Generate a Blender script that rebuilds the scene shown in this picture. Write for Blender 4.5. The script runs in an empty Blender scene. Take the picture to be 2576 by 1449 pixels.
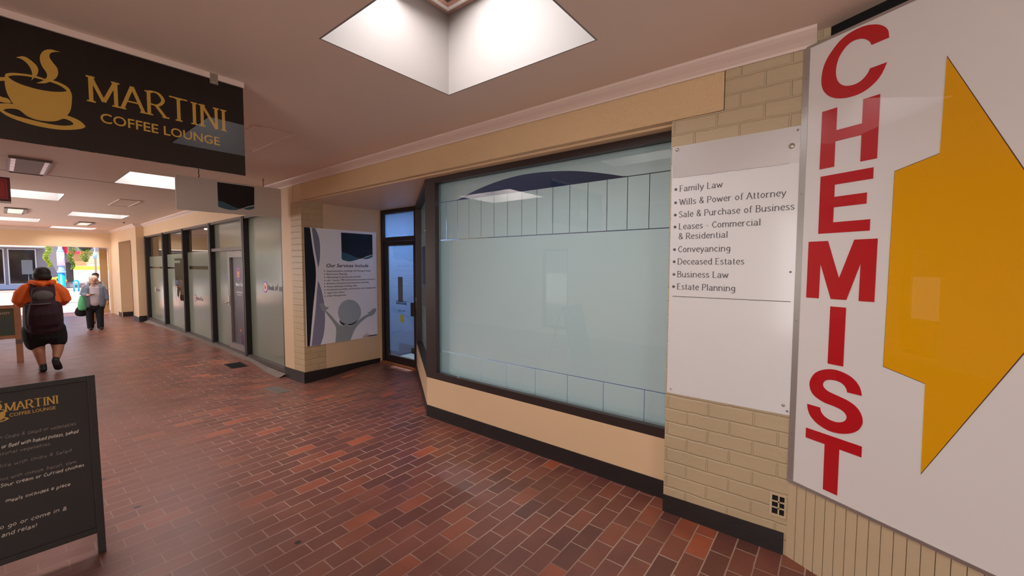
import bpy, bmesh, math, random
from mathutils import Vector, Matrix
from mathutils.geometry import tessellate_polygon
random.seed(7)
scene = bpy.context.scene
COL = scene.collection

# ------------------------------------------------------------------ camera
YAW, PITCH, ROLL, FPX = 0.897781703, -0.0543296802, 0.00241781527, 1032.71033
cam_d = bpy.data.cameras.new('camera')
cam = bpy.data.objects.new('camera', cam_d)
COL.objects.link(cam)
fw = Vector((math.sin(YAW)*math.cos(PITCH), math.cos(YAW)*math.cos(PITCH), math.sin(PITCH)))
r0 = Vector((math.cos(YAW), -math.sin(YAW), 0)); u0 = r0.cross(fw)
rt = r0*math.cos(ROLL) + u0*math.sin(ROLL); up = -r0*math.sin(ROLL) + u0*math.cos(ROLL)
m3 = Matrix((rt, up, -fw)).transposed()
cam.matrix_world = Matrix.Translation((0, 0, 1.6)) @ m3.to_4x4()
cam_d.sensor_width = 36; cam_d.lens = 36*FPX/2576; cam_d.clip_start = 0.05; cam_d.clip_end = 300
scene.camera = cam

# ------------------------------------------------------------------ world, sun, exposure
vs = scene.view_settings
vs.view_transform = 'Standard'; vs.look = 'None'; vs.gamma = 1.0; vs.exposure = 0.28
vs.use_curve_mapping = False
world = bpy.data.worlds.new('sky'); scene.world = world; world.use_nodes = True
wn = world.node_tree.nodes; wl = world.node_tree.links
sky = wn.new('ShaderNodeTexSky'); sky.sky_type = 'NISHITA'; sky.sun_disc = False
sky.sun_elevation = math.radians(50); sky.sun_rotation = math.radians(200)
wl.new(sky.outputs['Color'], wn['Background'].inputs['Color'])
wn['Background'].inputs['Strength'].default_value = 0.3
sun_d = bpy.data.lights.new('sun', 'SUN'); sun_d.energy = 8.5; sun_d.angle = 0.01; sun_d.color = (1, .93, .82)
sun = bpy.data.objects.new('sun', sun_d); COL.objects.link(sun)
sun.rotation_euler = Vector((0.30, 0.28, -0.91)).to_track_quat('-Z', 'Y').to_euler()
sun.location = (0, 24, 20)

def area(name, loc, sx, sy, watts, color=(1, 1, 1), aim=(0, 0, -1), spread=180):
    d = bpy.data.lights.new(name, 'AREA'); d.shape = 'RECTANGLE'; d.size = sx; d.size_y = sy
    d.energy = watts; d.color = color; d.spread = math.radians(spread)
    o = bpy.data.objects.new(name, d); COL.objects.link(o); o.location = loc
    q = Vector(aim).to_track_quat('-Z', 'Y'); o.rotation_euler = q.to_euler()
    return o
# skylight openings: x0, x1, y0, y1
SKY = [(1.114, 2.045, 1.05, 2.205), (1.114, 2.045, 7.19, 8.36), (1.114, 2.1, 13.65, 14.8), (1.114, 2.13, 19.2, 20.25),
       (-.17, .785, 4.08, 5.25), (-.17, .785, 10.35, 11.58), (-.17, .79, 16.54, 17.85)]
DAY = (.98, .985, 1)
for i, (x0, x1, y0, y1) in enumerate(SKY):
    w = 100 if i == 4 else 44 if i else 36
    area('daylight_in_skylight', ((x0+x1)/2, (y0+y1)/2, 3.36), x1-x0-.14, y1-y0-.14, w, DAY, (.2, -.2, -1) if i == 0 else (0, 0, -1), 170)
    if i in (0, 4):      # low daylight striking the far sides of the shaft
        area('low_daylight_in_skylight', (x1-.12, y1-.12, 3.22), .5, .16, 6 if i == 0 else 14, DAY, (-.7, -.6, -.12), 100)
# cool office light behind the frosted shop window, tubes inside the bank
area('office_light', (4.4, 2.4, 2.55), 1.6, 2.6, 60, (.80, .90, 1))
area('office_light', (5.0, 5.5, 2.55), .8, .8, 190, (.78, .88, 1))
area('bank_light', (4.6, 12, 2.7), 1.5, 5, 40, (1, .86, .7))
# unseen windows added for fill light, plus a mirrored glazed door, on the left: y0, y1, z0, z1
FILL_GLAZING = [(-5.5, -2.3, .5, 2.45), (-1.9, 1.5, .5, 2.45), (4.85, 5.58, .12, 2.0), (9.9, 13.0, .5, 2.45), (13.4, 16.4, .5, 2.45), (16.8, 19.8, .5, 2.45)]
for y0, y1, z0, z1 in FILL_GLAZING:
    area('added_fill_light', (-2.52, (y0+y1)/2, (z0+z1)/2), z1-z0, y1-y0, (.5 if z0 < .3 else 5.5 if y0 < 2 else 6.5)*math.pi*(y1-y0)*(z1-z0), (1, .975, .96), (1, 0, 0))

# ------------------------------------------------------------------ materials
def lin(c):
    return tuple((v/12.92 if v <= .04045 else ((v+.055)/1.055)**2.4) for v in [x/255 for x in c])
def mat(name, rgb, rough=.6, metal=0, coat=0, coat_rough=.03, ior=1.5, noise=0, nscale=8, bump=0, bscale=60, spec=.5, emit=None, estr=0):
    m = bpy.data.materials.new(name); m.use_nodes = True
    nt = m.node_tree; b = nt.nodes['Principled BSDF']
    c = lin(rgb)+(1,)
    b.inputs['Base Color'].default_value = c; b.inputs['Roughness'].default_value = rough
    b.inputs['Metallic'].default_value = metal; b.inputs['Coat Weight'].default_value = coat
    b.inputs['Coat Roughness'].default_value = coat_rough; b.inputs['Coat IOR'].default_value = 1.75; b.inputs['IOR'].default_value = ior
    b.inputs['Specular IOR Level'].default_value = spec
    if noise:
        tc = nt.nodes.new('ShaderNodeTexCoord'); n = nt.nodes.new('ShaderNodeTexNoise')
        n.inputs['Scale'].default_value = nscale; n.inputs['Detail'].default_value = 5
        nt.links.new(tc.outputs['Object'], n.inputs['Vector'])
        mx = nt.nodes.new('ShaderNodeMix'); mx.data_type = 'RGBA'
        mx.inputs[6].default_value = tuple(v*(1-noise) for v in c[:3])+(1,)
        mx.inputs[7].default_value = tuple(min(1, v*(1+noise)) for v in c[:3])+(1,)
        nt.links.new(n.outputs['Fac'], mx.inputs[0]); nt.links.new(mx.outputs[2], b.inputs['Base Color'])
    if bump:
        tc = nt.nodes.new('ShaderNodeTexCoord'); n = nt.nodes.new('ShaderNodeTexNoise')
        n.inputs['Scale'].default_value = bscale; n.inputs['Detail'].default_value = 4
        nt.links.new(tc.outputs['Object'], n.inputs['Vector'])
        bp = nt.nodes.new('ShaderNodeBump'); bp.inputs['Strength'].default_value = bump; bp.inputs['Distance'].default_value = .01
        nt.links.new(n.outputs['Fac'], bp.inputs['Height']); nt.links.new(bp.outputs['Normal'], b.inputs['Normal'])
    if emit:
        b.inputs['Emission Color'].default_value = lin(emit)+(1,); b.inputs['Emission Strength'].default_value = estr
    return m
def N(nt, t, **kw):
    n = nt.nodes.new(t)
    for k, v in kw.items(): setattr(n, k, v)
    return n
def paint_brick(name, rgb, axis):
    """painted brickwork: brick pattern as relief, axis 'Y' or 'X' is the horizontal world axis"""
    m = mat(name, rgb, .42, spec=.5); nt = m.node_tree; b = nt.nodes['Principled BSDF']; L = nt.links.new
    g = N(nt, 'ShaderNodeNewGeometry'); s = N(nt, 'ShaderNodeSeparateXYZ'); L(g.outputs['Position'], s.inputs[0])
    cb = N(nt, 'ShaderNodeCombineXYZ'); L(s.outputs[axis], cb.inputs['X']); L(s.outputs['Z'], cb.inputs['Y'])
    wob = N(nt, 'ShaderNodeTexNoise'); wob.inputs['Scale'].default_value = 14
    L(g.outputs['Position'], wob.inputs['Vector'])
    mxv = N(nt, 'ShaderNodeVectorMath', operation='MULTIPLY_ADD'); L(wob.outputs['Color'], mxv.inputs[0]); mxv.inputs[1].default_value = (.012, .012, 0); L(cb.outputs[0], mxv.inputs[2])
    br = N(nt, 'ShaderNodeTexBrick'); br.inputs['Scale'].default_value = 1; br.inputs['Brick Width'].default_value = .24
    br.inputs['Row Height'].default_value = .0863; br.inputs['Mortar Size'].default_value = .007; br.inputs['Mortar Smooth'].default_value = .7
    br.offset = .5; L(mxv.outputs[0], br.inputs['Vector'])
    n = N(nt, 'ShaderNodeTexNoise'); n.inputs['Scale'].default_value = 38; n.inputs['Detail'].default_value = 5; L(g.outputs['Position'], n.inputs['Vector'])
    h = N(nt, 'ShaderNodeMath', operation='MULTIPLY_ADD'); L(br.outputs['Fac'], h.inputs[0]); h.inputs[1].default_value = -1
    hn = N(nt, 'ShaderNodeMath', operation='MULTIPLY'); L(n.outputs['Fac'], hn.inputs[0]); hn.inputs[1].default_value = .45; L(hn.outputs[0], h.inputs[2])
    bp = N(nt, 'ShaderNodeBump'); bp.inputs['Strength'].default_value = .75; bp.inputs['Distance'].default_value = .006
    L(h.outputs[0], bp.inputs['Height']); L(bp.outputs['Normal'], b.inputs['Normal'])
    n2 = N(nt, 'ShaderNodeTexNoise'); n2.inputs['Scale'].default_value = 3; L(g.outputs['Position'], n2.inputs['Vector'])
    mx = N(nt, 'ShaderNodeMix', data_type='RGBA'); c = lin(rgb); mx.inputs[6].default_value = tuple(v*.88 for v in c)+(1,); mx.inputs[7].default_value = tuple(v*1.08 for v in c)+(1,)
    L(n2.outputs['Fac'], mx.inputs[0]); L(mx.outputs[2], b.inputs['Base Color'])
    return m
def paver_mat():
    m = mat('brick_paving', (110, 60, 48), .38, spec=.55, coat=0); nt = m.node_tree; b = nt.nodes['Principled BSDF']; L = nt.links.new
    g = N(nt, 'ShaderNodeNewGeometry')
    mp = N(nt, 'ShaderNodeMapping'); mp.inputs['Location'].default_value = (.035, .02, 0); L(g.outputs['Position'], mp.inputs['Vector'])
    wob = N(nt, 'ShaderNodeTexNoise'); wob.inputs['Scale'].default_value = 9; L(g.outputs['Position'], wob.inputs['Vector'])
    mxv = N(nt, 'ShaderNodeVectorMath', operation='MULTIPLY_ADD'); L(wob.outputs['Color'], mxv.inputs[0]); mxv.inputs[1].default_value = (.005, .005, 0); L(mp.outputs[0], mxv.inputs[2])
    br = N(nt, 'ShaderNodeTexBrick'); br.offset = .5; br.inputs['Scale'].default_value = 1; br.inputs['Brick Width'].default_value = .216
    br.inputs['Row Height'].default_value = .108; br.inputs['Mortar Size'].default_value = .0038; br.inputs['Mortar Smooth'].default_value = .2
    br.inputs['Color1'].default_value = (0, 0, 0, 1); br.inputs['Color2'].default_value = (1, 1, 1, 1); br.inputs['Mortar'].default_value = (.5, .5, .5, 1)
    br.inputs['Bias'].default_value = 0; L(mxv.outputs[0], br.inputs['Vector'])
    rp = N(nt, 'ShaderNodeValToRGB'); L(br.outputs['Color'], rp.inputs[0]); e = rp.color_ramp.elements
    e[0].position = 0; e[0].color = lin((104, 62, 54))+(1,); e[1].position = 1; e[1].color = lin((176, 90, 60))+(1,)
    for p, c in ((.3, (120, 70, 59)), (.7, (130, 75, 62)), (.88, (138, 80, 62)), (.95, (156, 84, 60))):
        q = e.new(p); q.color = lin(c)+(1,)
    n1 = N(nt, 'ShaderNodeTexNoise'); n1.inputs['Scale'].default_value = 5; n1.inputs['Detail'].default_value = 6; L(g.outputs['Position'], n1.inputs['Vector'])
    dk = N(nt, 'ShaderNodeMix', data_type='RGBA', blend_type='MULTIPLY'); dk.inputs[0].default_value = .55
    cr = N(nt, 'ShaderNodeValToRGB'); L(n1.outputs['Fac'], cr.inputs[0]); cr.color_ramp.elements[0].color = (.55, .55, .55, 1); cr.color_ramp.elements[0].position = .3; cr.color_ramp.elements[1].position = .7
    L(rp.outputs[0], dk.inputs[6]); L(cr.outputs[0], dk.inputs[7])
    # the trodden middle of the walk is worn to one dull tone and its joints are filled with dirt
    sx = N(nt, 'ShaderNodeSeparateXYZ'); L(g.outputs['Position'], sx.inputs[0])
    wn_ = N(nt, 'ShaderNodeTexNoise'); wn_.inputs['Scale'].default_value = 2.2; wn_.inputs['Detail'].default_value = 5; L(g.outputs['Position'], wn_.inputs['Vector'])
    wa = N(nt, 'ShaderNodeMath', operation='MULTIPLY_ADD'); L(wn_.outputs['Fac'], wa.inputs[0]); wa.inputs[1].default_value = 1.3; L(sx.outputs['X'], wa.inputs[2])
    wr = N(nt, 'ShaderNodeMapRange'); wr.interpolation_type = 'SMOOTHSTEP'; L(wa.outputs[0], wr.inputs[0]); wr.inputs[1].default_value = 2.75; wr.inputs[2].default_value = 1.35; wr.inputs[3].default_value = 0; wr.inputs[4].default_value = .8
    wc = N(nt, 'ShaderNodeMix', data_type='RGBA'); wc.inputs[7].default_value = lin((94, 57, 47))+(1,); L(wr.outputs[0], wc.inputs[0]); L(dk.outputs[2], wc.inputs[6]); dk = wc
    # worn, smeared joints: mortar only where a large noise leaves it clean
    n2 = N(nt, 'ShaderNodeTexNoise'); n2.inputs['Scale'].default_value = 1.6; n2.inputs['Detail'].default_value = 3; L(g.outputs['Position'], n2.inputs['Vector'])
    c2 = N(nt, 'ShaderNodeValToRGB'); L(n2.outputs['Fac'], c2.inputs[0]); c2.color_ramp.elements[0].position = .40; c2.color_ramp.elements[1].position = .56
    c2.color_ramp.elements[0].color = (.35, .35, .35, 1)
    mm = N(nt, 'ShaderNodeMath', operation='MULTIPLY'); L(br.outputs['Fac'], mm.inputs[0]); L(c2.outputs[0], mm.inputs[1])
    wi = N(nt, 'ShaderNodeMath', operation='SUBTRACT'); wi.inputs[0].default_value = 1; L(wr.outputs[0], wi.inputs[1])
    m2_ = N(nt, 'ShaderNodeMath', operation='MULTIPLY'); L(mm.outputs[0], m2_.inputs[0]); L(wi.outputs[0], m2_.inputs[1]); mm = m2_
    mo = N(nt, 'ShaderNodeMix', data_type='RGBA'); mo.inputs[7].default_value = lin((172, 146, 128))+(1,)
    L(mm.outputs[0], mo.inputs[0]); L(dk.outputs[2], mo.inputs[6])
    # dark chewing-gum spots
    vo = N(nt, 'ShaderNodeTexVoronoi'); vo.inputs['Scale'].default_value = 2.6; L(g.outputs['Position'], vo.inputs['Vector'])
    lt = N(nt, 'ShaderNodeMath', operation='LESS_THAN'); L(vo.outputs['Distance'], lt.inputs[0]); lt.inputs[1].default_value = .05
    sp = N(nt, 'ShaderNodeMix', data_type='RGBA'); sp.inputs[7].default_value = lin((48, 34, 36))+(1,); L(lt.outputs[0], sp.inputs[0]); L(mo.outputs[2], sp.inputs[6])
    L(sp.outputs[2], b.inputs['Base Color'])
    ro = N(nt, 'ShaderNodeMapRange'); L(n1.outputs['Fac'], ro.inputs[0]); ro.inputs[3].default_value = .24; ro.inputs[4].default_value = .5
    L(ro.outputs[0], b.inputs['Roughness'])
    h = N(nt, 'ShaderNodeMath', operation='MULTIPLY_ADD'); L(br.outputs['Fac'], h.inputs[0]); h.inputs[1].default_value = -.8
    hn = N(nt, 'ShaderNodeMath', operation='MULTIPLY'); L(n1.outputs['Fac'], hn.inputs[0]); hn.inputs[1].default_value = .9; L(hn.outputs[0], h.inputs[2])
    bp = N(nt, 'ShaderNodeBump'); bp.inputs['Strength'].default_value = .45; bp.inputs['Distance'].default_value = .004
    L(h.outputs[0], bp.inputs['Height']); L(bp.outputs['Normal'], b.inputs['Normal'])
    return m
def glass_mat(name, tint=(1, 1, 1), refl=1.5, dirt=0):
    """thin pane: clear to light, mirror reflection after Fresnel"""
    m = bpy.data.materials.new(name); m.use_nodes = True; nt = m.node_tree; nt.nodes.clear(); L = nt.links.new
    o = N(nt, 'ShaderNodeOutputMaterial'); t = N(nt, 'ShaderNodeBsdfTransparent'); t.inputs[0].default_value = tint+(1,)
    gl = N(nt, 'ShaderNodeBsdfGlossy'); gl.inputs['Roughness'].default_value = .0
    fr = N(nt, 'ShaderNodeFresnel'); fr.inputs['IOR'].default_value = refl
    ge = N(nt, 'ShaderNodeNewGeometry'); fb = N(nt, 'ShaderNodeMath', operation='SUBTRACT'); fb.inputs[0].default_value = 1; L(ge.outputs['Backfacing'], fb.inputs[1])
    fm = N(nt, 'ShaderNodeMath', operation='MULTIPLY'); L(fr.outputs[0], fm.inputs[0]); L(fb.outputs[0], fm.inputs[1])   # reflect at the outer face only
    mx = N(nt, 'ShaderNodeMixShader'); L(fm.outputs[0], mx.inputs[0]); L(t.outputs[0], mx.inputs[1]); L(gl.outputs[0], mx.inputs[2]); L(mx.outputs[0], o.inputs[0])
    return m
def emis(name, rgb, s):
    return mat(name, rgb, .5, emit=rgb, estr=s)

M = {}
M['ceil'] = mat('ceiling_paint', (228, 203, 187), .55, noise=.04, nscale=1.2)
M['white'] = mat('white_paint', (236, 230, 224), .5)
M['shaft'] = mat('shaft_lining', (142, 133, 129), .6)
M['cornice'] = mat('cornice_paint', (224, 200, 188), .5)
M['cream'] = mat('cream_render', (216, 184, 144), .5, noise=.06, nscale=2.5, bump=.25, bscale=45)
M['creamrough'] = mat('cream_roughcast', (222, 186, 142), .5, noise=.07, nscale=3, bump=.8, bscale=130)
M['cream2'] = mat('cream_plaster', (222, 188, 150), .5, noise=.05, nscale=2)
M['brickY'] = paint_brick('painted_brick_side', (188, 166, 134), 'Y')
M['brickX'] = paint_brick('painted_brick_return', (196, 168, 130), 'X')
M['base'] = mat('black_skirting_paint', (38, 34, 34), .4, noise=.3, nscale=12, bump=.25, bscale=30)
M['floor'] = paver_mat()
M['concrete'] = mat('concrete', (120, 104, 94), .7, noise=.2, nscale=6, bump=.3)
M['bronze'] = mat('bronze_anodised_frame', (58, 46, 44), .38, metal=.25)
M['bronze2'] = mat('brown_bank_frame', (92, 80, 76), .4, metal=.3)
M['darkframe'] = mat('dark_frame', (34, 27, 28), .45)
M['greyframe'] = mat('grey_door_frame', (128, 116, 110), .42, metal=.2)
M['glass'] = glass_mat('clear_glass', (.95, .97, .97), 2.0)
def film_mat(name, rgb, thru):
    m = mat(name, rgb, .6, spec=.2); nt = m.node_tree; L = nt.links.new
    tr = N(nt, 'ShaderNodeBsdfTranslucent'); tr.inputs[0].default_value = lin(rgb)+(1,)
    mx = N(nt, 'ShaderNodeMixShader'); mx.inputs[0].default_value = thru
    L(nt.nodes['Principled BSDF'].outputs[0], mx.inputs[1]); L(tr.outputs[0], mx.inputs[2]); L(mx.outputs[0], nt.nodes['Material Output'].inputs[0])
    return m
M['film'] = film_mat('frosted_film', (226, 238, 238), .25)
M['filmblue'] = film_mat('blue_frosted_film', (150, 172, 200), .5)
M['filmgreen'] = mat('bank_frosted_film', (134, 137, 122), .15, spec=.55)
M['signwhite'] = mat('gloss_white_sign', (226, 219, 217), .35, coat=.6, coat_rough=.0, spec=.4)
M['red'] = mat('red_vinyl', (186, 0, 18), .35, coat=.6, coat_rough=.0, spec=.4)
M['yellow'] = mat('yellow_vinyl', (226, 158, 0), .5, coat=.5, coat_rough=.0, spec=.1)
M['brownedge'] = mat('brown_outline', (92, 58, 44), .5)
M['alu'] = mat('aluminium', (190, 186, 182), .3, metal=.8)
M['plate'] = mat('satin_white_plate', (224, 219, 220), .32, coat=.3, coat_rough=.12)
M['tape'] = mat('aluminium_tape', (216, 212, 212), .22, metal=.35, bump=.15, bscale=14)
M['clad'] = mat('beige_cladding', (196, 172, 140), .5, noise=.05, nscale=5)
M['groove'] = mat('cladding_groove', (120, 98, 78), .7)
M['ink'] = mat('grey_ink', (88, 80, 82), .5)
M['darkink'] = mat('black_ink', (30, 30, 32), .5)
M['blacksign'] = mat('gloss_black_sign', (8, 5, 6), .6, coat=1, coat_rough=0.0, spec=0)
M['blacksign'].node_tree.nodes['Principled BSDF'].inputs['Coat IOR'].default_value = 1.62
M['gold'] = mat('gold_vinyl', (190, 146, 56), .45, coat=.3, coat_rough=0)
M['steel'] = mat('steel_bracket', (170, 160, 150), .35, metal=.7)
M['rustwire'] = mat('dark_wire', (60, 44, 42), .5, metal=.5)
M['greysign'] = mat('pale_sign_board', (206, 198, 190), .45)
M['navy'] = mat('navy_print', (14, 14, 28), .4)
M['black'] = mat('black_print', (6, 8, 14), .4)
M['teal'] = mat('teal_print', (58, 94, 112), .4)
M['poster'] = mat('poster_print', (244, 241, 245), .4, coat=.2, coat_rough=.05)
M['lens'] = mat('blue_grey_print', (120, 128, 146), .4)
M['lilac'] = mat('lilac_grey_print', (138, 136, 160), .4)
M['figure'] = mat('figure_print', (158, 164, 166), .4)
M['figure2'] = mat('figure_head_print', (172, 182, 188), .4)
M['figshade'] = mat('figure_shade_print', (60, 60, 62), .4)
M['chalkboard'] = mat('chalkboard', (30, 24, 25), .55, noise=.2, nscale=4)
M['boardframe'] = mat('black_timber', (26, 22, 22), .5, bump=.2, bscale=30)
M['chalk'] = mat('chalk', (196, 186, 176), .9)
M['chalkdim'] = mat('worn_chalk', (128, 116, 110), .9)
M['dark'] = mat('void_black', (8, 8, 9), .9)
M['drain'] = mat('drain_iron', (48, 42, 40), .5, metal=.3)
M['manhole'] = mat('manhole_plate', (104, 92, 84), .6, noise=.15, nscale=20)
M['wood'] = mat('varnished_wood', (180, 128, 94), .45, noise=.2, nscale=10)
M['greenboard'] = mat('green_chalkboard', (92, 96, 70), .7)
M['office'] = mat('office_wall', (56, 66, 90), .7)
M['carpet'] = mat('grey_carpet', (74, 80, 84), .9, noise=.12, nscale=30)
M['bankwall'] = mat('bank_wall', (146, 112, 84), .7)
M['timber'] = mat('timber_panel', (140, 84, 48), .5, noise=.15, nscale=6)
M['tube'] = emis('lit_tube', (255, 244, 220), 5)
M['diffuser'] = emis('light_diffuser', (250, 238, 224), .5)
M['louvre'] = mat('bright_louvre', (240, 226, 226), .25, metal=.3)
M['fixture'] = mat('fixture_metal', (120, 108, 100), .4, metal=.4)
M['panelgrey'] = mat('fixture_cover', (132, 112, 104), .5)
M['redbox'] = mat('red_sign_face', (178, 20, 16), .4)
M['reddark'] = mat('dark_red_frame', (86, 20, 18), .45)
M['browndoor'] = mat('brown_door', (176, 140, 96), .5)
M['asphalt'] = mat('asphalt', (170, 166, 160), .9, noise=.08, nscale=8)
M['pinkpave'] = mat('pink_paving', (196, 150, 140), .8, noise=.1, nscale=3)
M['greywall'] = mat('grey_shop_wall', (116, 114, 124), .7)
M['bluegrey'] = mat('blue_grey_sill', (138, 150, 178), .6)
M['paleframe'] = mat('pale_mullion', (186, 190, 200), .5)
M['shopglass'] = mat('dark_shop_glass', (26, 24, 28), .08, spec=.8)
M['cream3'] = mat('cream_fascia', (250, 226, 196), .6)
M['blue'] = mat('bright_blue_paint', (0, 150, 214), .35)
M['paleblue'] = mat('pale_blue_paint', (140, 190, 235), .35)
M['lilacwhite'] = mat('white_pole_wrap', (236, 226, 250), .4)
M['signred'] = mat('street_red', (224, 40, 70), .5)
M['leaf'] = mat('leaf_green', (120, 150, 44), .6, noise=.35, nscale=12)
M['leaf2'] = mat('leaf_yellow_green', (168, 190, 60), .6, noise=.3, nscale=12)
M['yellowflower'] = mat('yellow_flowers', (240, 196, 70), .7)
M['orange'] = mat('orange_knit', (236, 104, 38), .85, noise=.15, nscale=9)
M['maroon'] = mat('dark_maroon_cloth', (54, 28, 38), .85, noise=.2, nscale=10)
M['blackcloth'] = mat('black_cloth', (20, 15, 17), .9)
M['greymesh'] = mat('grey_pack_panel', (98, 90, 86), .8, noise=.2, nscale=40)
M['hair'] = mat('dark_hair', (34, 18, 20), .6, bump=.5, bscale=80)
M['greyhair'] = mat('pale_grey_hair', (206, 188, 170), .7, bump=.4, bscale=80)
M['skin'] = mat('skin', (168, 112, 86), .55)
M['skin2'] = mat('pale_skin', (196, 140, 118), .55)
M['lips'] = mat('lips', (140, 76, 70), .6)
M['denim'] = mat('grey_denim', (112, 116, 128), .9, noise=.35, nscale=45)
M['lavender'] = mat('pale_lilac_knit', (190, 172, 176), .9)
M['greenbag'] = mat('green_bag', (92, 176, 120), .6)
M['shoe'] = mat('black_shoe', (18, 13, 14), .6)
M['sole'] = mat('dark_sole', (30, 24, 24), .7)
M['shirt'] = mat('pale_grey_shirt', (200, 194, 188), .9)
M['brick_sky'] = mat('dirty_skylight_glazing', (206, 166, 150), .5, noise=.4, nscale=14)
M['bankpurple'] = mat('purple_print', (150, 66, 150), .4)
M['bankorange'] = mat('orange_print', (236, 140, 70), .4)
M['bankwhite'] = mat('white_print', (232, 226, 224), .4)
M['banktext'] = mat('dark_purple_text', (58, 46, 66), .4)
M['doorposter'] = mat('dark_purple_poster', (70, 58, 66), .35)
M['labelw'] = mat('white_label', (236, 232, 228), .5)
M['labelb'] = mat('beige_label', (196, 160, 120), .5)
M['limesticker'] = mat('lime_sticker', (196, 196, 40), .5)
M['paper'] = mat('grey_notice', (100, 106, 112), .6)

# ------------------------------------------------------------------ mesh helpers
class MB:
    def __init__(s): s.bm = bmesh.new(); s.mats = []
    def mi(s, m):
        if m not in s.mats: s.mats.append(m)
        return s.mats.index(m)
    def face(s, pts, m=None):
        vs_ = [s.bm.verts.new(p) for p in pts]
        f = s.bm.faces.new(vs_)
        if m: f.material_index = s.mi(m)
        return f
    def hexa(s, c, m=None, bev=0):
        """8 corners: bottom ring 0-3, top ring 4-7"""
        v = [s.bm.verts.new(p) for p in c]
        fs = [s.bm.faces.new([v[i] for i in q]) for q in ((3, 2, 1, 0), (4, 5, 6, 7), (0, 1, 5, 4), (1, 2, 6, 5), (2, 3, 7, 6), (3, 0, 4, 7))]
        if m is not None:
            for f in fs: f.material_index = s.mi(m)
        if bev:
            es = list({e for f in fs for e in f.edges})
            bmesh.ops.bevel(s.bm, geom=es, offset=bev, segments=2, affect='EDGES', profile=.5)
        return s
    def box(s, a, b, m=None, bev=0):
        x0, y0, z0 = a; x1, y1, z1 = b
        x0, x1 = min(x0, x1), max(x0, x1); y0, y1 = min(y0, y1), max(y0, y1); z0, z1 = min(z0, z1), max(z0, z1)
        return s.hexa([(x0, y0, z0), (x1, y0, z0), (x1, y1, z0), (x0, y1, z0), (x0, y0, z1), (x1, y0, z1), (x1, y1, z1), (x0, y1, z1)], m, bev)
    def fbox(s, F, u0, u1, v0, v1, h0, h1, m=None, bev=0):
        """box in a frame F(u,v,h)"""
        return s.hexa([F(u0, v0, h0), F(u1, v0, h0), F(u1, v0, h1), F(u0, v0, h1), F(u0, v1, h0), F(u1, v1, h0), F(u1, v1, h1), F(u0, v1, h1)], m, bev)
    def poly(s, F, pts, h0, h1, m=None, holes=()):
        """flat shape (u,v) with holes, extruded from h0 to h1 in frame F"""
        loops = [list(pts)]+[list(h) for h in holes]
        tri = tessellate_polygon([[Vector((p[0], p[1], 0)) for p in l] for l in loops])
        flat = [p for l in loops for p in l]
        a = [s.bm.verts.new(F(p[0], p[1], h0)) for p in flat]; b = [s.bm.verts.new(F(p[0], p[1], h1)) for p in flat]
        fs = []
        for t in tri:
            for ring in (a, b):
                try: fs.append(s.bm.faces.new([ring[i] for i in t]))
                except ValueError: pass
        k = 0
        for l in loops:
            n = len(l)
            for i in range(n):
                j = (i+1) % n
                try: fs.append(s.bm.faces.new([a[k+i], a[k+j], b[k+j], b[k+i]]))
                except ValueError: pass
            k += n
        if m is not None:
            for f in fs: f.material_index = s.mi(m)
        return s
    def tube(s, pts, r, n=10, m=None, cap=True):
        P_ = [Vector(p) for p in pts]; rs = r if isinstance(r, (list, tuple)) else [r]*len(P_)
        rings = []
        for i, p in enumerate(P_):
            t = (P_[min(i+1, len(P_)-1)]-P_[max(i-1, 0)]).normalized()
            a = t.cross(Vector((0, 0, 1)) if abs(t.z) < .9 else Vector((1, 0, 0))).normalized(); b = t.cross(a)
            rings.append([s.bm.verts.new(p+(a*math.cos(2*math.pi*k/n)+b*math.sin(2*math.pi*k/n))*rs[i]) for k in range(n)])
        fs = []
        for q, w in zip(rings, rings[1:]):
            for k in range(n): fs.append(s.bm.faces.new([q[k], q[(k+1) % n], w[(k+1) % n], w[k]]))
        if cap: fs += [s.bm.faces.new(rings[0][::-1]), s.bm.faces.new(rings[-1])]
        for f in fs:
            f.smooth = True
            if m: f.material_index = s.mi(m)
        return s
    def lathe(s, c, prof, n=24, m=None):
        rings = [[s.bm.verts.new((c[0]+r*math.cos(2*math.pi*k/n), c[1]+r*math.sin(2*math.pi*k/n), z)) for k in range(n)] for r, z in prof]
        fs = []
        for q, w in zip(rings, rings[1:]):
            for k in range(n): fs.append(s.bm.faces.new([q[k], q[(k+1) % n], w[(k+1) % n], w[k]]))
        fs += [s.bm.faces.new(rings[0][::-1]), s.bm.faces.new(rings[-1])]
        for f in fs:
            f.smooth = True
            if m: f.material_index = s.mi(m)
        return s
    def ell(s, c, r, n=12, m=None, rot=None):
        mt = Matrix.Translation(c) @ (rot.to_4x4() if rot else Matrix()) @ Matrix.Diagonal((*r, 1))
        g = bmesh.ops.create_uvsphere(s.bm, u_segments=n*2, v_segments=n, radius=1, matrix=mt)
        for v in g['verts']:
            for f in v.link_faces:
                f.smooth = True
                if m: f.material_index = s.mi(m)
        return s
    def build(s, name, m=None, parent=None, **tags):
        bmesh.ops.recalc_face_normals(s.bm, faces=s.bm.faces)
        me = bpy.data.meshes.new(name); s.bm.to_mesh(me); s.bm.free()
        for q in (s.mats or [m]): me.materials.append(q)
        o = bpy.data.objects.new(name, me); COL.objects.link(o)
        if parent: o.parent = parent; o.matrix_parent_inverse = parent.matrix_world.inverted()
        for k, v in tags.items(): o[k] = v
        return o
def thing(name, label, category, loc, group=None, rz=0):
    o = bpy.data.objects.new(name, None); COL.objects.link(o); o.empty_display_size = .1
    o.matrix_world = Matrix.Translation(loc) @ Matrix.Rotation(rz, 4, 'Z')
    o['label'] = label; o['category'] = category
    if group: o['group'] = group
    return o
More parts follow.
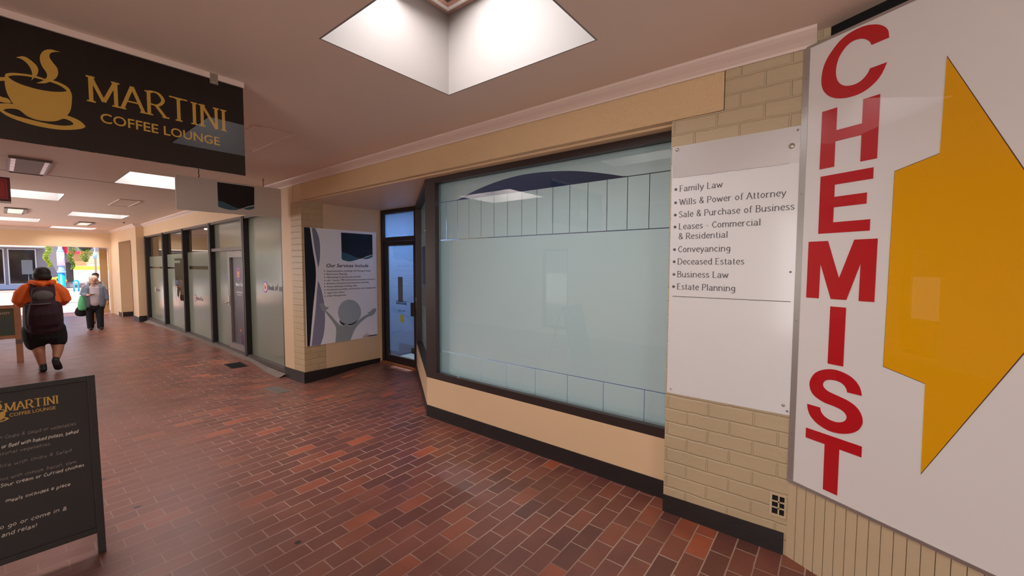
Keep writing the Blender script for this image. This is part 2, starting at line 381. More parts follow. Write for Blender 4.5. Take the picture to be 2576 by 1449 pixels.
def struct(o, label=None):
    o['kind'] = 'structure'
    if label: o['label'] = label
    return o
def sthing(name, loc, label=None):
    o = bpy.data.objects.new(name, None); COL.objects.link(o); o.empty_display_size = .1
    o.matrix_world = Matrix.Translation(loc); o['kind'] = 'structure'
    if label: o['label'] = label
    return o
def frame(o, u, v, n):
    o, u, v, n = Vector(o), Vector(u).normalized(), Vector(v).normalized(), Vector(n).normalized()
    return lambda a, b, h=0: o+u*a+v*b+n*h

# ------------------------------------------------------------------ lettering
GL = {
'a': (6.6, "~1,5.6 3,6.8 5,5.6 5.2,3.5;5.2,5 5.2,0;~5.2,3.8 2.5,3.6 .8,1.8 2.3,0 5.2,1.6"), 'b': (7, "1,10 1,0;~1,5 3.5,6.8 6,3.4 3.5,0 1,1.6"),
'c': (6, "~5.4,5.6 3.2,6.8 .8,3.4 3.2,0 5.5,1.3"), 'd': (7, "6,10 6,0;~6,5 3.5,6.8 1,3.4 3.5,0 6,1.6"),
'e': (6.2, "1,3.6 5.5,3.6;~5.5,3.6 5,5.9 3.2,6.8 .8,3.4 3.2,0 5.5,1.2"), 'f': (4.4, "~4.6,9.3 3.2,10 2.1,8.3 2.1,6;2.1,7 2.1,0;.6,6.5 4,6.5"),
'g': (6.6, "~5.8,5 3.4,6.8 1,3.8 3.4,.8 5.8,2.4;~5.8,6.6 5.8,0 4.8,-2.6 3,-3 1,-2.2"), 'h': (7, "1,10 1,0;~1,4.8 3.5,6.8 5.6,5.4 5.8,3;5.8,3.5 5.8,0"),
'i': (3, "1.5,6.8 1.5,0;1.5,9 1.5,9.8"), 'k': (6.6, "1,10 1,0;5.6,6.8 1,2.8;2.5,4.2 6,0"), 'l': (3, "1.5,10 1.5,0"),
'm': (10.4, "1,6.8 1,0;~1,4.8 3.2,6.8 5,5.4 5.1,3;5.1,3.5 5.1,0;~5.1,4.8 7.3,6.8 9.2,5.4 9.3,3;9.3,3.5 9.3,0"),
'n': (7, "1,6.8 1,0;~1,4.8 3.5,6.8 5.6,5.4 5.8,3;5.8,3.5 5.8,0"), 'o': (6.8, "~3.4,6.8 .9,3.4 3.4,0 5.9,3.4 3.4,6.8"),
'p': (7, "1,6.8 1,-3;~1,5 3.5,6.8 6,3.4 3.5,0 1,1.6"), 'r': (5, "1,6.8 1,0;~1,4.4 2.4,6.4 4.6,6.5"), 's': (5.4, "~4.7,5.9 2.7,6.8 1,5.2 2.8,3.5 4.8,1.7 2.8,0 .7,1"),
't': (4.4, "2,9 2,1.5;~2,1.5 2.6,.1 4.2,.5;.6,6.6 4,6.6"), 'u': (7, "~1,6.8 1,2 3,0 5.8,2;5.8,6.8 5.8,0"), 'v': (6.4, ".5,6.8 3.2,0;3.2,0 5.9,6.8"),
'w': (9.2, ".5,6.8 2.6,0;2.6,0 4.6,6;4.6,6 6.6,0;6.6,0 8.7,6.8"), 'x': (6.2, ".6,6.8 5.6,0;5.6,6.8 .6,0"), 'y': (6.4, ".5,6.8 3.2,0;5.9,6.8 3.2,0 1.8,-3 .6,-2.8"),
'A': (8, ".3,0 3.9,10;3.9,10 7.7,0;1.8,3.6 6.2,3.6"), 'B': (7.2, "1,10 1,0;~1,10 4.4,10 5.8,7.7 4,5.4 1,5.4;~1,5.4 4.6,5.4 6.4,2.8 4.4,0 1,0"),
'C': (7.6, "~6.9,8 4.3,10 .9,5 4.3,0 7,2.2"), 'D': (8.2, "1,10 1,0;~1,10 4.8,9.6 7.4,5 4.8,.4 1,0"), 'E': (6.8, "1,10 1,0;1,10 6,10;1,5.2 5,5.2;1,0 6.2,0"),
'F': (6.4, "1,10 1,0;1,10 6,10;1,5.2 5,5.2"), 'L': (6.4, "1,10 1,0;1,0 6,0"), 'M': (9.8, "1,10 1,0;1,10 4.9,1;4.9,1 8.8,10;8.8,10 8.8,0"), 'N': (8, "1,10 1,0;1,10 7,0;7,10 7,0"),
'P': (6.8, "1,10 1,0;~1,10 4.3,10 6.2,7.4 4.3,4.8 1,4.8"), 'R': (7.4, "1,10 1,0;~1,10 4.3,10 6.2,7.4 4.3,4.8 1,4.8;3.4,4.8 7,0"), 'S': (6.8, "~5.8,8.4 3.4,10 1,7.6 3.4,5.2 6,2.6 3.4,0 .8,1.6"),
'W': (10.5, ".3,10 2.9,0;2.9,0 5.2,9;5.2,9 7.6,0;7.6,0 10.2,10"), 'T': (8, "4,10 4,0;.5,10 7.5,10"), 'I': (3.2, "1.6,10 1.6,0"),
'&': (7.6, "~7,0 2.4,6.4 2.2,9 3.8,10 5.2,8.6 4.4,6.6 1.6,4.2 1.2,1.6 3.2,0 5.4,1.2 6.8,4.4"), '-': (4.2, ".8,3.6 3.4,3.6"), ',': (2.6, "1.4,.8 .8,-1.4"), '!': (3, "1.5,10 1.5,3;1.5,.7 1.5,0"), ' ': (3.6, ""),
}
def crom(p, k=5):
    if len(p) < 3: return p
    out = []; closed = (p[0] == p[-1])
    for i in range(len(p)-1):
        p0 = p[i-1] if i else (p[-2] if closed else p[0]); p1, p2 = p[i], p[i+1]
        p3 = p[i+2] if i+2 < len(p) else (p[1] if closed else p[-1])
        for j in range(k):
            t = j/k
            out.append(tuple(.5*((2*p1[c])+(p2[c]-p0[c])*t+(2*p0[c]-5*p1[c]+4*p2[c]-p3[c])*t*t+(3*p1[c]-p0[c]-3*p2[c]+p3[c])*t**3) for c in (0, 1)))
    return out+[p[-1]]
def smooth_poly(pts, k=4, lim=48):
    """round the facets of a traced outline, keeping its sharp corners"""
    n = len(pts); co = []
    for i in range(n):
        a, b, c = pts[i-1], pts[i], pts[(i+1) % n]
        t = math.degrees(math.atan2(c[1]-b[1], c[0]-b[0])-math.atan2(b[1]-a[1], b[0]-a[0])); t = (t+180) % 360-180
        if abs(t) > lim: co.append(i)
    if not co: return crom(list(map(tuple, pts))+[tuple(pts[0])], k)[:-1]
    out = []
    for q, i in enumerate(co):
        j = co[(q+1) % len(co)]; run = [tuple(pts[(i+s_) % n]) for s_ in range(((j-i) % n or n)+1)]
        out += crom(run, k)[:-1]
    return out
def strokes(mb, F, text, x, y, width, cap, thick, serif=False, h=.002, slant=0, jitter=0, m=None):
    """single-stroke lettering drawn as ribbons; fitted to a width and a capital height"""
    lay = [0]
    tot = sum(GL[c][0] for c in text)+.6*len(text); sx = width/tot; sy = cap/10; cx = 0; th = thick
    def ribbon(pts, con):
        n = len(pts); L_, R_ = [], []
        for i in range(n):
            a = pts[max(i-1, 0)]; b = pts[min(i+1, n-1)]; dx, dy = b[0]-a[0], b[1]-a[1]; l = math.hypot(dx, dy) or 1
            t = th*(.5+.5*abs(dy)/l if con else 1)/2
            L_.append((pts[i][0]-dy/l*t, pts[i][1]+dx/l*t)); R_.append((pts[i][0]+dy/l*t, pts[i][1]-dx/l*t))
        lay[0] += 1; hh_ = h+(lay[0] % 7)*5e-5
        for i in range(n-1):
            mb.face([F(*L_[i], hh_), F(*R_[i], hh_), F(*R_[i+1], hh_), F(*L_[i+1], hh_)], m)
    for c in text:
        w, s_ = GL[c]; jy = random.uniform(-jitter, jitter)
        for st in s_.split(';'):
            if not st: continue
            sm = st[0] == '~'; pts = [tuple(float(v) for v in q.split(',')) for q in st.lstrip('~').split()]
            if sm: pts = crom(pts)
            W_ = [(x+(cx+p[0]+.3)*sx+slant*p[1]*sy, y+p[1]*sy+jy) for p in pts]
            ribbon(W_, serif)
            if serif and not sm and len(pts) == 2 and abs(pts[0][1]-pts[1][1]) > 4:
                for e in pts:
                    if e[1] in (0, 6.8, 10, -3) and not (c in 'AMNvwWy' and e[0] in (3.9, 4.9, 3.2, 2.6, 6.6, 2.9, 7.6, 5.2, 4.6)) and not (c == 'N' and e == (7.0, 0.0)):
                        cx_ = x+(cx+e[0]+.3)*sx; cy_ = y+e[1]*sy+(-1 if e[1] >= 6 else 1)*th*.2
                        lft = 1.0 if not (e[1] == 6.8) else 1.0
                        rgt = 1.0 if not (e[1] == 6.8 or (e[1] == 10 and c in 'bdhkl')) else .25
                        ribbon([(cx_-lft*th, cy_), (cx_+rgt*th, cy_)], True)
        cx += w+.6
def sans(F, text, x, y, width, cap, m, parent, name='lettering', h=.002, bold=0, shear=0, double=0, **tags):
    """built-in sans face fitted to a width and a capital height, as a mesh"""
    cu = bpy.data.curves.new('t', 'FONT'); cu.body = text; cu.size = 1; cu.offset = bold; cu.shear = shear; cu.resolution_u = 3
    o = bpy.data.objects.new('t', cu); COL.objects.link(o)
    dg = bpy.context.evaluated_depsgraph_get(); me = bpy.data.meshes.new_from_object(o.evaluated_get(dg))
    xs = [v.co.x for v in me.vertices]; x0, x1 = min(xs), max(xs)
    cu.body = 'H'; dg.update(); dg = bpy.context.evaluated_depsgraph_get(); mh = bpy.data.meshes.new_from_object(o.evaluated_get(dg)); ch = max(v.co.y for v in mh.vertices)
    sx = width/(x1-x0); sy = cap/ch
    for v in me.vertices: v.co = F(x+(v.co.x-x0)*sx, y+v.co.y*sy, h)
    if double:      # heavier face: the same outlines printed twice, a hair apart
        b2 = bmesh.new(); b2.from_mesh(me); g2 = bmesh.ops.duplicate(b2, geom=b2.verts[:]+b2.edges[:]+b2.faces[:])
        dv = F(double, 0, .0001)-F(0, 0, 0)
        for v in g2['geom']:
            if isinstance(v, bmesh.types.BMVert): v.co += dv
        b2.to_mesh(me); b2.free()
    COL.objects.unlink(o); bpy.data.objects.remove(o); bpy.data.curves.remove(cu); bpy.data.meshes.remove(mh)
    me.materials.clear(); me.materials.append(m); me.name = name
    ob = bpy.data.objects.new(name, me); COL.objects.link(ob)
    if parent: ob.parent = parent; ob.matrix_parent_inverse = parent.matrix_world.inverted()
    for k, v in tags.items(): ob[k] = v
    return ob
def disc(mb, F, u, v, r, h, m=None, n=14, ry=None):
    ry = ry or r
    mb.poly(F, [(u+r*math.cos(2*math.pi*k/n), v+ry*math.sin(2*math.pi*k/n)) for k in range(n)], 0, h, m)
CHEM = {"C":[[.356,2.606],[.353,2.633],[.344,2.654],[.324,2.676],[.298,2.692],[.267,2.703],[.231,2.706],[.194,2.7],[.16,2.684],[.132,2.657],[.11,2.628],[.095,2.595],[.088,2.559],[.087,2.52],[.094,2.486],[.109,2.458],[.13,2.435],[.156,2.418],[.186,2.407],[.215,2.402],[.248,2.402],[.279,2.41],[.305,2.425],[.328,2.447],[.343,2.474],[.353,2.502],[.291,2.502],[.283,2.484],[.268,2.467],[.248,2.456],[.225,2.454],[.199,2.46],[.179,2.473],[.163,2.493],[.154,2.516],[.15,2.544],[.152,2.576],[.161,2.608],[.175,2.631],[.193,2.649],[.214,2.658],[.237,2.657],[.258,2.649],[.274,2.636],[.286,2.621],[.292,2.605]],"H":[[.097,2.372],[.163,2.372],[.163,2.263],[.27,2.263],[.27,2.372],[.334,2.372],[.334,2.088],[.27,2.088],[.27,2.21],[.161,2.21],[.161,2.088],[.095,2.088]],"E":[[.102,2.051],[.323,2.051],[.323,2.0],[.167,2.0],[.167,1.941],[.302,1.941],[.302,1.89],[.167,1.89],[.167,1.817],[.32,1.817],[.32,1.765],[.102,1.765]],"M":[[.058,1.727],[.148,1.727],[.204,1.542],[.261,1.727],[.352,1.727],[.351,1.438],[.29,1.438],[.291,1.616],[.239,1.439],[.172,1.439],[.118,1.614],[.117,1.438],[.057,1.438]],"I":[[.172,1.402],[.24,1.402],[.239,1.115],[.171,1.115]],"S":[[.321,.994],[.315,1.023],[.303,1.046],[.285,1.065],[.262,1.079],[.232,1.088],[.202,1.091],[.172,1.086],[.141,1.073],[.116,1.053],[.1,1.028],[.091,.997],[.095,.965],[.11,.94],[.137,.923],[.169,.913],[.204,.909],[.234,.903],[.255,.891],[.264,.874],[.259,.855],[.245,.842],[.225,.834],[.201,.833],[.179,.838],[.161,.849],[.149,.866],[.146,.882],[.084,.882],[.088,.854],[.101,.825],[.126,.801],[.155,.787],[.19,.778],[.227,.78],[.262,.79],[.293,.807],[.314,.828],[.327,.856],[.329,.88],[.323,.904],[.31,.926],[.29,.943],[.261,.956],[.232,.963],[.201,.97],[.176,.977],[.159,.99],[.154,1.006],[.162,1.024],[.18,1.034],[.205,1.038],[.229,1.035],[.247,1.024],[.258,1.007],[.261,.994]],"T":[[.083,.755],[.331,.755],[.331,.703],[.239,.703],[.239,.47],[.175,.47],[.174,.703],[.083,.703]]}
CUP = {"body":[[.061,2.484],[.071,2.49],[.084,2.478],[.109,2.468],[.142,2.463],[.175,2.462],[.21,2.466],[.242,2.475],[.262,2.485],[.272,2.492],[.278,2.472],[.277,2.445],[.274,2.413],[.268,2.385],[.258,2.364],[.248,2.348],[.219,2.328],[.187,2.318],[.153,2.316],[.123,2.328],[.101,2.347],[.083,2.366],[.07,2.396],[.063,2.423],[.06,2.455]],"rim":[[.061,2.484],[.063,2.497],[.071,2.506],[.089,2.514],[.115,2.52],[.141,2.524],[.168,2.524],[.188,2.521],[.212,2.523],[.233,2.52],[.251,2.514],[.265,2.505],[.274,2.492],[.262,2.485],[.25,2.497],[.233,2.506],[.212,2.511],[.188,2.513],[.167,2.514],[.141,2.514],[.114,2.51],[.088,2.502],[.075,2.494],[.071,2.49]],"handle":[[.062,2.484],[.034,2.474],[.015,2.45],[.009,2.414],[.017,2.386],[.036,2.368],[.058,2.365],[.077,2.371],[.066,2.387],[.049,2.389],[.034,2.399],[.025,2.419],[.029,2.442],[.04,2.458],[.061,2.469]],"steam1":[[.246,2.674],[.232,2.673],[.215,2.673],[.197,2.664],[.184,2.648],[.176,2.625],[.176,2.6],[.182,2.577],[.191,2.56],[.196,2.544],[.192,2.525],[.177,2.505],[.158,2.491],[.17,2.493],[.191,2.501],[.212,2.52],[.227,2.54],[.234,2.565],[.231,2.59],[.219,2.609],[.209,2.628],[.208,2.643],[.214,2.656],[.228,2.666]],"steam2":[[.099,2.589],[.115,2.601],[.131,2.603],[.15,2.59],[.163,2.575],[.168,2.557],[.165,2.536],[.159,2.524],[.15,2.508],[.143,2.496],[.147,2.515],[.147,2.535],[.142,2.558],[.13,2.578],[.114,2.589]],"saucer":[[.258,2.362],[.285,2.355],[.307,2.343],[.322,2.324],[.309,2.31],[.275,2.295],[.231,2.284],[.182,2.281],[.135,2.284],[.089,2.294],[.058,2.307],[.04,2.322],[.029,2.335],[.032,2.35],[.051,2.36],[.083,2.366],[.104,2.345],[.123,2.328],[.153,2.316],[.187,2.318],[.219,2.328],[.248,2.348]],"hole":[[.05,2.329],[.063,2.339],[.088,2.345],[.104,2.34],[.123,2.322],[.153,2.312],[.187,2.314],[.219,2.324],[.244,2.342],[.266,2.338],[.278,2.327],[.272,2.318],[.239,2.306],[.186,2.303],[.136,2.307],[.087,2.313],[.059,2.322]]}
POS = {"board":[[.032,2.129],[1.199,2.131],[1.198,.441],[.039,.449]],"navy":[[.032,2.129],[.116,2.129],[.15,1.831],[.188,1.469],[.131,.956],[.075,.448],[.039,.447]],"lens1":[[.141,2.127],[.191,2.127],[.234,2.034],[.255,1.922],[.257,1.796],[.245,1.657],[.223,1.563],[.206,1.67],[.178,1.832],[.157,2.005]],"lens2":[[.218,1.38],[.261,1.251],[.296,1.07],[.309,.876],[.302,.721],[.278,.569],[.233,.444],[.1,.448],[.135,.703],[.17,.952],[.195,1.204]],"black":[[.587,2.091],[1.126,2.092],[1.126,1.771],[1.03,1.746],[.942,1.71],[.896,1.702],[.813,1.728],[.724,1.767],[.652,1.788],[.59,1.796]],"teal":[[.59,1.796],[.652,1.788],[.724,1.767],[.813,1.728],[.896,1.702],[.812,1.677],[.722,1.658],[.635,1.672],[.59,1.698]],"teal2":[[.942,1.7],[1.029,1.735],[1.128,1.765],[1.129,1.737],[1.061,1.708],[.997,1.698]],"head":[[.901,.859],[.897,.904],[.882,.948],[.859,.988],[.828,1.021],[.79,1.048],[.749,1.065],[.705,1.073],[.662,1.071],[.621,1.059],[.585,1.039],[.554,1.01],[.531,.975],[.517,.936],[.511,.894],[.515,.85],[.528,.808],[.549,.77],[.578,.736],[.614,.709],[.654,.69],[.697,.68],[.741,.68],[.783,.69],[.821,.709],[.854,.737],[.879,.773],[.895,.814]],"shade":[[.537,.781],[.558,.752],[.586,.729],[.621,.711],[.626,.7],[.599,.684],[.564,.704],[.536,.741]],"shade2":[[.665,.696],[.732,.699],[.792,.72],[.831,.75],[.81,.711],[.776,.687],[.731,.672],[.672,.678]],"bodyf":[[.459,.441],[.476,.582],[.475,.661],[.458,.703],[.405,.788],[.315,.914],[.333,.932],[.406,.853],[.487,.753],[.542,.7],[.599,.682],[.629,.704],[.639,.73],[.65,.701],[.667,.676],[.731,.669],[.807,.702],[.916,.776],[1.028,.822],[1.051,.788],[.947,.738],[.852,.672],[.79,.603],[.743,.519],[.708,.438]],"hand1":[[.23,1.036],[.263,1.053],[.295,1.031],[.328,.984],[.368,.991],[.354,.962],[.32,.933],[.326,.919],[.306,.917],[.286,.927],[.254,.964]],"hand2":[[1.008,.859],[1.045,.849],[1.11,.893],[1.16,.903],[1.181,.882],[1.158,.831],[1.108,.793],[1.051,.78],[1.024,.805],[1.036,.821]]}

# ================================================================== SETTING
def sstep(a, b, x):
    t = max(0, min(1, (x-a)/(b-a))); return t*t*(3-2*t)
def fz(x, y):
    dip = -.085*math.exp(-((y-6.3)/1.25)**2)*sstep(1.2, 2.5, x)*(1-sstep(2.7, 3.8, x))
    return dip-.17*sstep(10, 20.6, y)
XA, XW, XG = 2.66, 2.80, 2.92           # pier face, dwarf-wall face, shop glass
def xb(y): return 2.66+(y-6.49)*.0122   # face of the bank front
YEND = 20.6
# floor
mb = MB(); nx, ny = 46, 178
gx = [-2.6+i*.15 for i in range(nx)]; gy = [-5.9+j*.15 for j in range(ny)]
grid = [[mb.bm.verts.new((x, y, fz(x, y))) for y in gy] for x in gx]
for i in range(nx-1):
    for j in range(ny-1):
        mb.bm.faces.new([grid[i][j], grid[i+1][j], grid[i+1][j+1], grid[i][j+1]]).smooth = True
struct(mb.build('floor', M['floor']), 'red brick paving of the arcade')
# ceiling with skylight openings
xs = sorted({-2.6, 2.7, 2.95, *[v for s in SKY for v in s[:2]]}); ys = sorted({-6, 21.0, *[v for s in SKY for v in s[2:]]})
mb = MB()
for i in range(len(xs)-1):
    for j in range(len(ys)-1):
        cx_, cy_ = (xs[i]+xs[i+1])/2, (ys[j]+ys[j+1])/2
        if any(s[0] < cx_ < s[1] and s[2] < cy_ < s[3] for s in SKY): continue
        mb.box((xs[i], ys[j], 2.80), (xs[i+1], ys[j+1], 2.86))
ceil = struct(mb.build('ceiling', M['ceil']), 'pale plaster ceiling')
MB().box((.05, 8.368, 2.797), (2.66, 8.374, 2.80)).build('joint', M['rustwire'], ceil)
mb = MB().box((-2.8, -6.2, 3.5), (7.5, 21.1, 3.6))
struct(mb.build('ceiling_roof', M['white']), 'roof over the arcade')
# skylights
for i, (x0, x1, y0, y1) in enumerate(SKY):
    vis = ['large white skylight shaft nearest the camera', 'skylight behind the hanging black coffee sign, right row', 'second farthest skylight, right row in the arcade ceiling',
           'farthest skylight, by the arcade exit', 'skylight mirrored in the frosted shop window, itself hidden behind the black coffee sign', 'bright skylight beside the red hanging sign',
           'skylight at far left in front of the arcade exit'][i]
    t = thing('skylight', vis, 'skylight', ((x0+x1)/2, (y0+y1)/2, 2.8), 'skylights in the arcade ceiling')
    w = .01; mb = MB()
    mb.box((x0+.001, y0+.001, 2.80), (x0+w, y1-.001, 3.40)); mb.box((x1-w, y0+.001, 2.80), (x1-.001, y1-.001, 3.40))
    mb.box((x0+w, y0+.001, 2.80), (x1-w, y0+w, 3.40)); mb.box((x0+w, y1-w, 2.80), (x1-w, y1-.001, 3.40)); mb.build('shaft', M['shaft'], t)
    mb = MB(); e = .07
    for a, b in (((x0, y0), (x0+e, y1)), ((x1-e, y0), (x1, y1)), ((x0+e, y0), (x1-e, y0+e)), ((x0+e, y1-e), (x1-e, y1))):
        mb.box((a[0], a[1], 3.345), (b[0], b[1], 3.375))
    mb.build('rim', M['brick_sky'], t)
    mb = MB(); e = .055; f = .068
    for a, b in (((x0+e, y0+e), (x0+f, y1-e)), ((x1-f, y0+e), (x1-e, y1-e)), ((x0+f, y0+e), (x1-f, y0+f)), ((x0+f, y1-f), (x1-f, y1-e))):
        mb.box((a[0], a[1], 3.33), (b[0], b[1], 3.345))
    mb.build('bead', M['white'], t)
    MB().box((x0-.02, y0-.02, 3.40), (x1+.02, y1+.02, 3.42)).build('cover', M['white'], t)  # opaque lid added to keep the sun out of the shaft
# cornice
def sweep(name, path, label):
    prof = [(0, 2.722), (.008, 2.722), (.012, 2.735), (.03, 2.752), (.055, 2.77), (.072, 2.786), (.078, 2.7995), (0, 2.7995)]
    mb = MB(); rings = []
    P_ = [Vector(p) for p in path]
    for i, p in enumerate(P_):
        d0 = (P_[i]-P_[i-1]).normalized() if i else (P_[1]-P_[0]).normalized()
        d1 = (P_[i+1]-P_[i]).normalized() if i+1 < len(P_) else d0
        n0 = Vector((-d0.y, d0.x)); n1 = Vector((-d1.y, d1.x)); n = (n0+n1); n = n/(n.length_squared/2) if n.length > .01 else n0
        rings.append([mb.bm.verts.new((p.x+n.x*o_, p.y+n.y*o_, z)) for o_, z in prof])
    for a, b in zip(rings, rings[1:]):
        for k in range(len(prof)):
            mb.bm.faces.new([a[k], a[(k+1) % len(prof)], b[(k+1) % len(prof)], b[k]])
    mb.bm.faces.new(rings[0]); mb.bm.faces.new(rings[-1][::-1])
    return struct(mb.build(name, M['cornice']), label)
sweep('trim_1', [(2.658, .13), (2.658, 6.49), (xb(16.3)-.002, 16.3), (2.598, 16.3), (2.598, YEND-.002), (-2.3, YEND-.002)], 'plaster cornice along ceiling edge')

# right wall: brick pier, lintel, dwarf walls, return wall with the poster, bank pier
mb = MB()
mb.box((XA, .0, 0), (3.0, .85, 2.5), M['brickY'])
mb.box((XA, .0, 2.5), (3.0, .553, 2.82), M['brickY'])
struct(mb.build('wall_right_pier', None), 'cream painted brick pier beside the chemist sign')
mb = MB().box((XA, .558, 2.5035), (3.0, 5.863, 2.82), M['creamrough'])
mb.box((XA+.004, 5.863, 2.485), (3.0, 6.0, 2.82), M['creamrough'])
struct(mb.build('wall_right_lintel', None), 'cream roughcast lintel over the shop window and entry')
A0, A1 = Vector((XW, 3.385)), Vector((3.94, 5.0))      # angled window line
dA = (A1-A0).normalized(); nA = Vector((-dA.y, dA.x))
mb = MB()
mb.hexa([(XW, .85, -.02), (3.0, .85, -.02), (3.05, 3.5, -.02), (XW, 3.385, -.02), (XW, .85, .419), (3.0, .85, .419), (3.05, 3.5, .419), (XW, 3.385, .419)], M['cream2'])
bx = Vector((.14, 0))
def q3(p, z): return (p.x, p.y, z)
inn = Vector((nA.x*-.14, nA.y*-.14))
mb.hexa([q3(A0, -.02), q3(A0+inn, -.02), q3(A1+inn, -.02), q3(A1, -.02), q3(A0, .43), q3(A0+inn, .43), q3(A1+inn, .43), q3(A1, .43)], M['cream2'])
struct(mb.build('wall_right_dwarf', None), 'low cream wall below the shop window')
# entry soffit
mb = MB()
mb.poly(lambda a, b, h: Vector((a, b, h)), [(2.99, .86), (2.99, 3.62), (4.0, 5.0), (4.0, 6.0), (2.72, 6.0), (2.72, .86)], 2.489, 2.52)
struct(mb.build('ceiling_entry', M['cream2']), 'soffit of the entry recess')
# return wall with the poster
PA, PB = Vector((XA, 5.863, 0)), Vector((3.96, 5.9057, 0)); dP = (PB-PA).normalized(); nP = Vector((dP.y, -dP.x, 0))
PF = frame(PA, dP, (0, 0, 1), nP)
mb = MB()
mb.fbox(PF, 0.0, .31, -.1, 2.4885, -.3, 0, M['brickX']); mb.fbox(PF, .314, 1.30, -.1, 2.4885, -.3, 0.002, M['cream2'])
mb.fbox(PF, 1.245, 1.285, -.02, 2.485, 0, .012, M['cream2'])
mb.fbox(PF, 1.30, 3.2, -.1, 2.6, -.3, -.05, M['office'])
struct(mb.build('wall_right_return', None), 'cream return wall carrying the services poster')
# bank pier
mb = MB()
mb.box((XA-.004, 6.10, -.15), (2.98, 6.488, 2.82), M['cream2'])
mb.box((XA, 5.866, -.15), (2.70, 6.098, 2.488), M['brickY'])
mb.box((XA+.001, 5.866, 2.488), (2.70, 6.098, 2.82), M['cream2']); mb.box((2.70, 5.91, -.15), (2.98, 6.098, 2.82), M['cream2'])
struct(mb.build('wall_right_bank_pier', None), 'cream pier between the entry recess and the bank front')
# bank lintel, column, end walls
mb = MB()
c = [(xb(6.49), 6.49, 2.445), (xb(6.49)+.3, 6.49, 2.445), (xb(16.3)+.3, 16.3, 2.445), (xb(16.3), 16.3, 2.445)]
mb.hexa(c+[(p[0], p[1], 2.82) for p in c], M['cream2'])
struct(mb.build('wall_right_bank_lintel', None), 'cream wall band above the bank front')
mb = MB()
mb.box((2.60, 16.3, -.3), (3.1, 17.05, 2.82)); mb.box((2.60, 17.05, 2.36), (3.1, 19.1, 2.82)); mb.box((2.60, 19.1, -.3), (3.1, YEND, 2.82))
mb.box((2.60+.32, 18.9, -.3), (3.1, 19.1, 2.36))
struct(mb.build('wall_right_far', M['cream2']), 'cream wall with recessed far doorway')
mb = MB(); mb.box((2.55, YEND, -.4), (3.1, YEND+.35, 2.9)); mb.box((-2.6, YEND, 2.215), (2.55, YEND+.35, 2.9))
struct(mb.build('wall_end', M['cream2']), 'cream beam and jamb around the arcade exit')
mb = MB(); prev = -6.0
for y0, y1, z0, z1 in FILL_GLAZING:
    mb.box((-2.5, prev, -.2), (-2.3, y0, 2.82)); mb.box((-2.5, y0, -.2), (-2.3, y1, z0)); mb.box((-2.5, y0, z1), (-2.3, y1, 2.82)); prev = y1
mb.box((-2.5, prev, -.3), (-2.3, YEND, 2.82)); mb.box((-2.75, -6, -.2), (-2.6, YEND, 2.82))
struct(mb.build('wall_left', M['cream2']), 'left wall of the arcade with added fill-light windows')
for k, (y0, y1, z0, z1) in enumerate(FILL_GLAZING):
    t = sthing('window_%d' % (k+4), (-2.4, (y0+y1)/2, z0), 'unseen glazing on the left of the arcade, built for fill light'); mb = MB()
    for a in ((y0, y0+.05, z0, z1), (y1-.05, y1, z0, z1), (y0+.05, y1-.05, z0, z0+.06), (y0+.05, y1-.05, z1-.06, z1)): mb.box((-2.42, a[0], a[2]), (-2.34, a[1], a[3]))
    mb.build('frame', M['darkframe'], t); MB().box((-2.385, y0+.05, z0+.06), (-2.38, y1-.05, z1-.06)).build('pane', M['glass'], t)
mb = MB().box((-2.6, -6.0, -.1), (3.1, -5.85, 2.82)); struct(mb.build('wall_back', M['cream2']), 'wall behind the camera')
# skirtings
def skirt(name, pts, z1, t, label, zf=None):
    """black painted plinth along a polyline (wall on the right of the path)"""
    mb = MB()
    for (x0, y0), (x1, y1) in zip(pts, pts[1:]):
        d = Vector((x1-x0, y1-y0)).normalized(); n = Vector((-d.y, d.x))*t
        z0a, z0b = -.16, -.16
        mb.hexa([(x0, y0, z0a), (x0+n.x, y0+n.y, z0a), (x1+n.x, y1+n.y, z0b), (x1, y1, z0b), (x0, y0, z1[0]), (x0+n.x, y0+n.y, z1[0]), (x1+n.x, y1+n.y, z1[1]), (x1, y1, z1[1])], M['base'])
    return struct(mb.build(name, None), label)
skirt('baseboard_right', [(XA-.0005, .19), (XA-.0005, .851)], (.125, .112), .006, 'black plinth of the brick pier')
skirt('baseboard_window', [(XW-.0005, .851), (XW-.0005, 3.386)], (.126, .122), .006, 'black plinth under the shop window')
skirt('baseboard_angled', [(A0.x, A0.y), (A1.x, A1.y)], (.122, .09), .006, 'dark plinth under the angled window')
mb = MB(); mb.hexa([PF(0, -.16, 0), PF(1.30, -.16, 0), PF(1.30, -.16, .008), PF(-.008, -.16, .008), PF(0, .083, 0), PF(1.30, .07, 0), PF(1.30, .07, .008), PF(-.008, .083, .008)], M['base'])
mb.hexa([(XA-.012, 5.857, -.16), (XA, 5.857, -.16), (XA, 6.489, -.16), (XA-.012, 6.489, -.16), (XA-.012, 5.857, .083), (XA, 5.857, .083), (XA, 6.489, .075), (XA-.012, 6.489, .075)], M['base'])
struct(mb.build('baseboard_pier', None), 'black plinth of the bank pier')
mb = MB(); mb.box((2.594, 16.294, -.3), (2.78, 16.3, .07)); mb.box((2.594, 16.3, -.3), (2.60, 17.05, .03)); mb.box((2.6, 18.894, -.3), (2.92, 18.9, .0)); mb.box((2.594, 19.1, -.3), (2.6, 19.6, -.03))
struct(mb.build('baseboard_far', M['base']), 'black plinth of the far column')

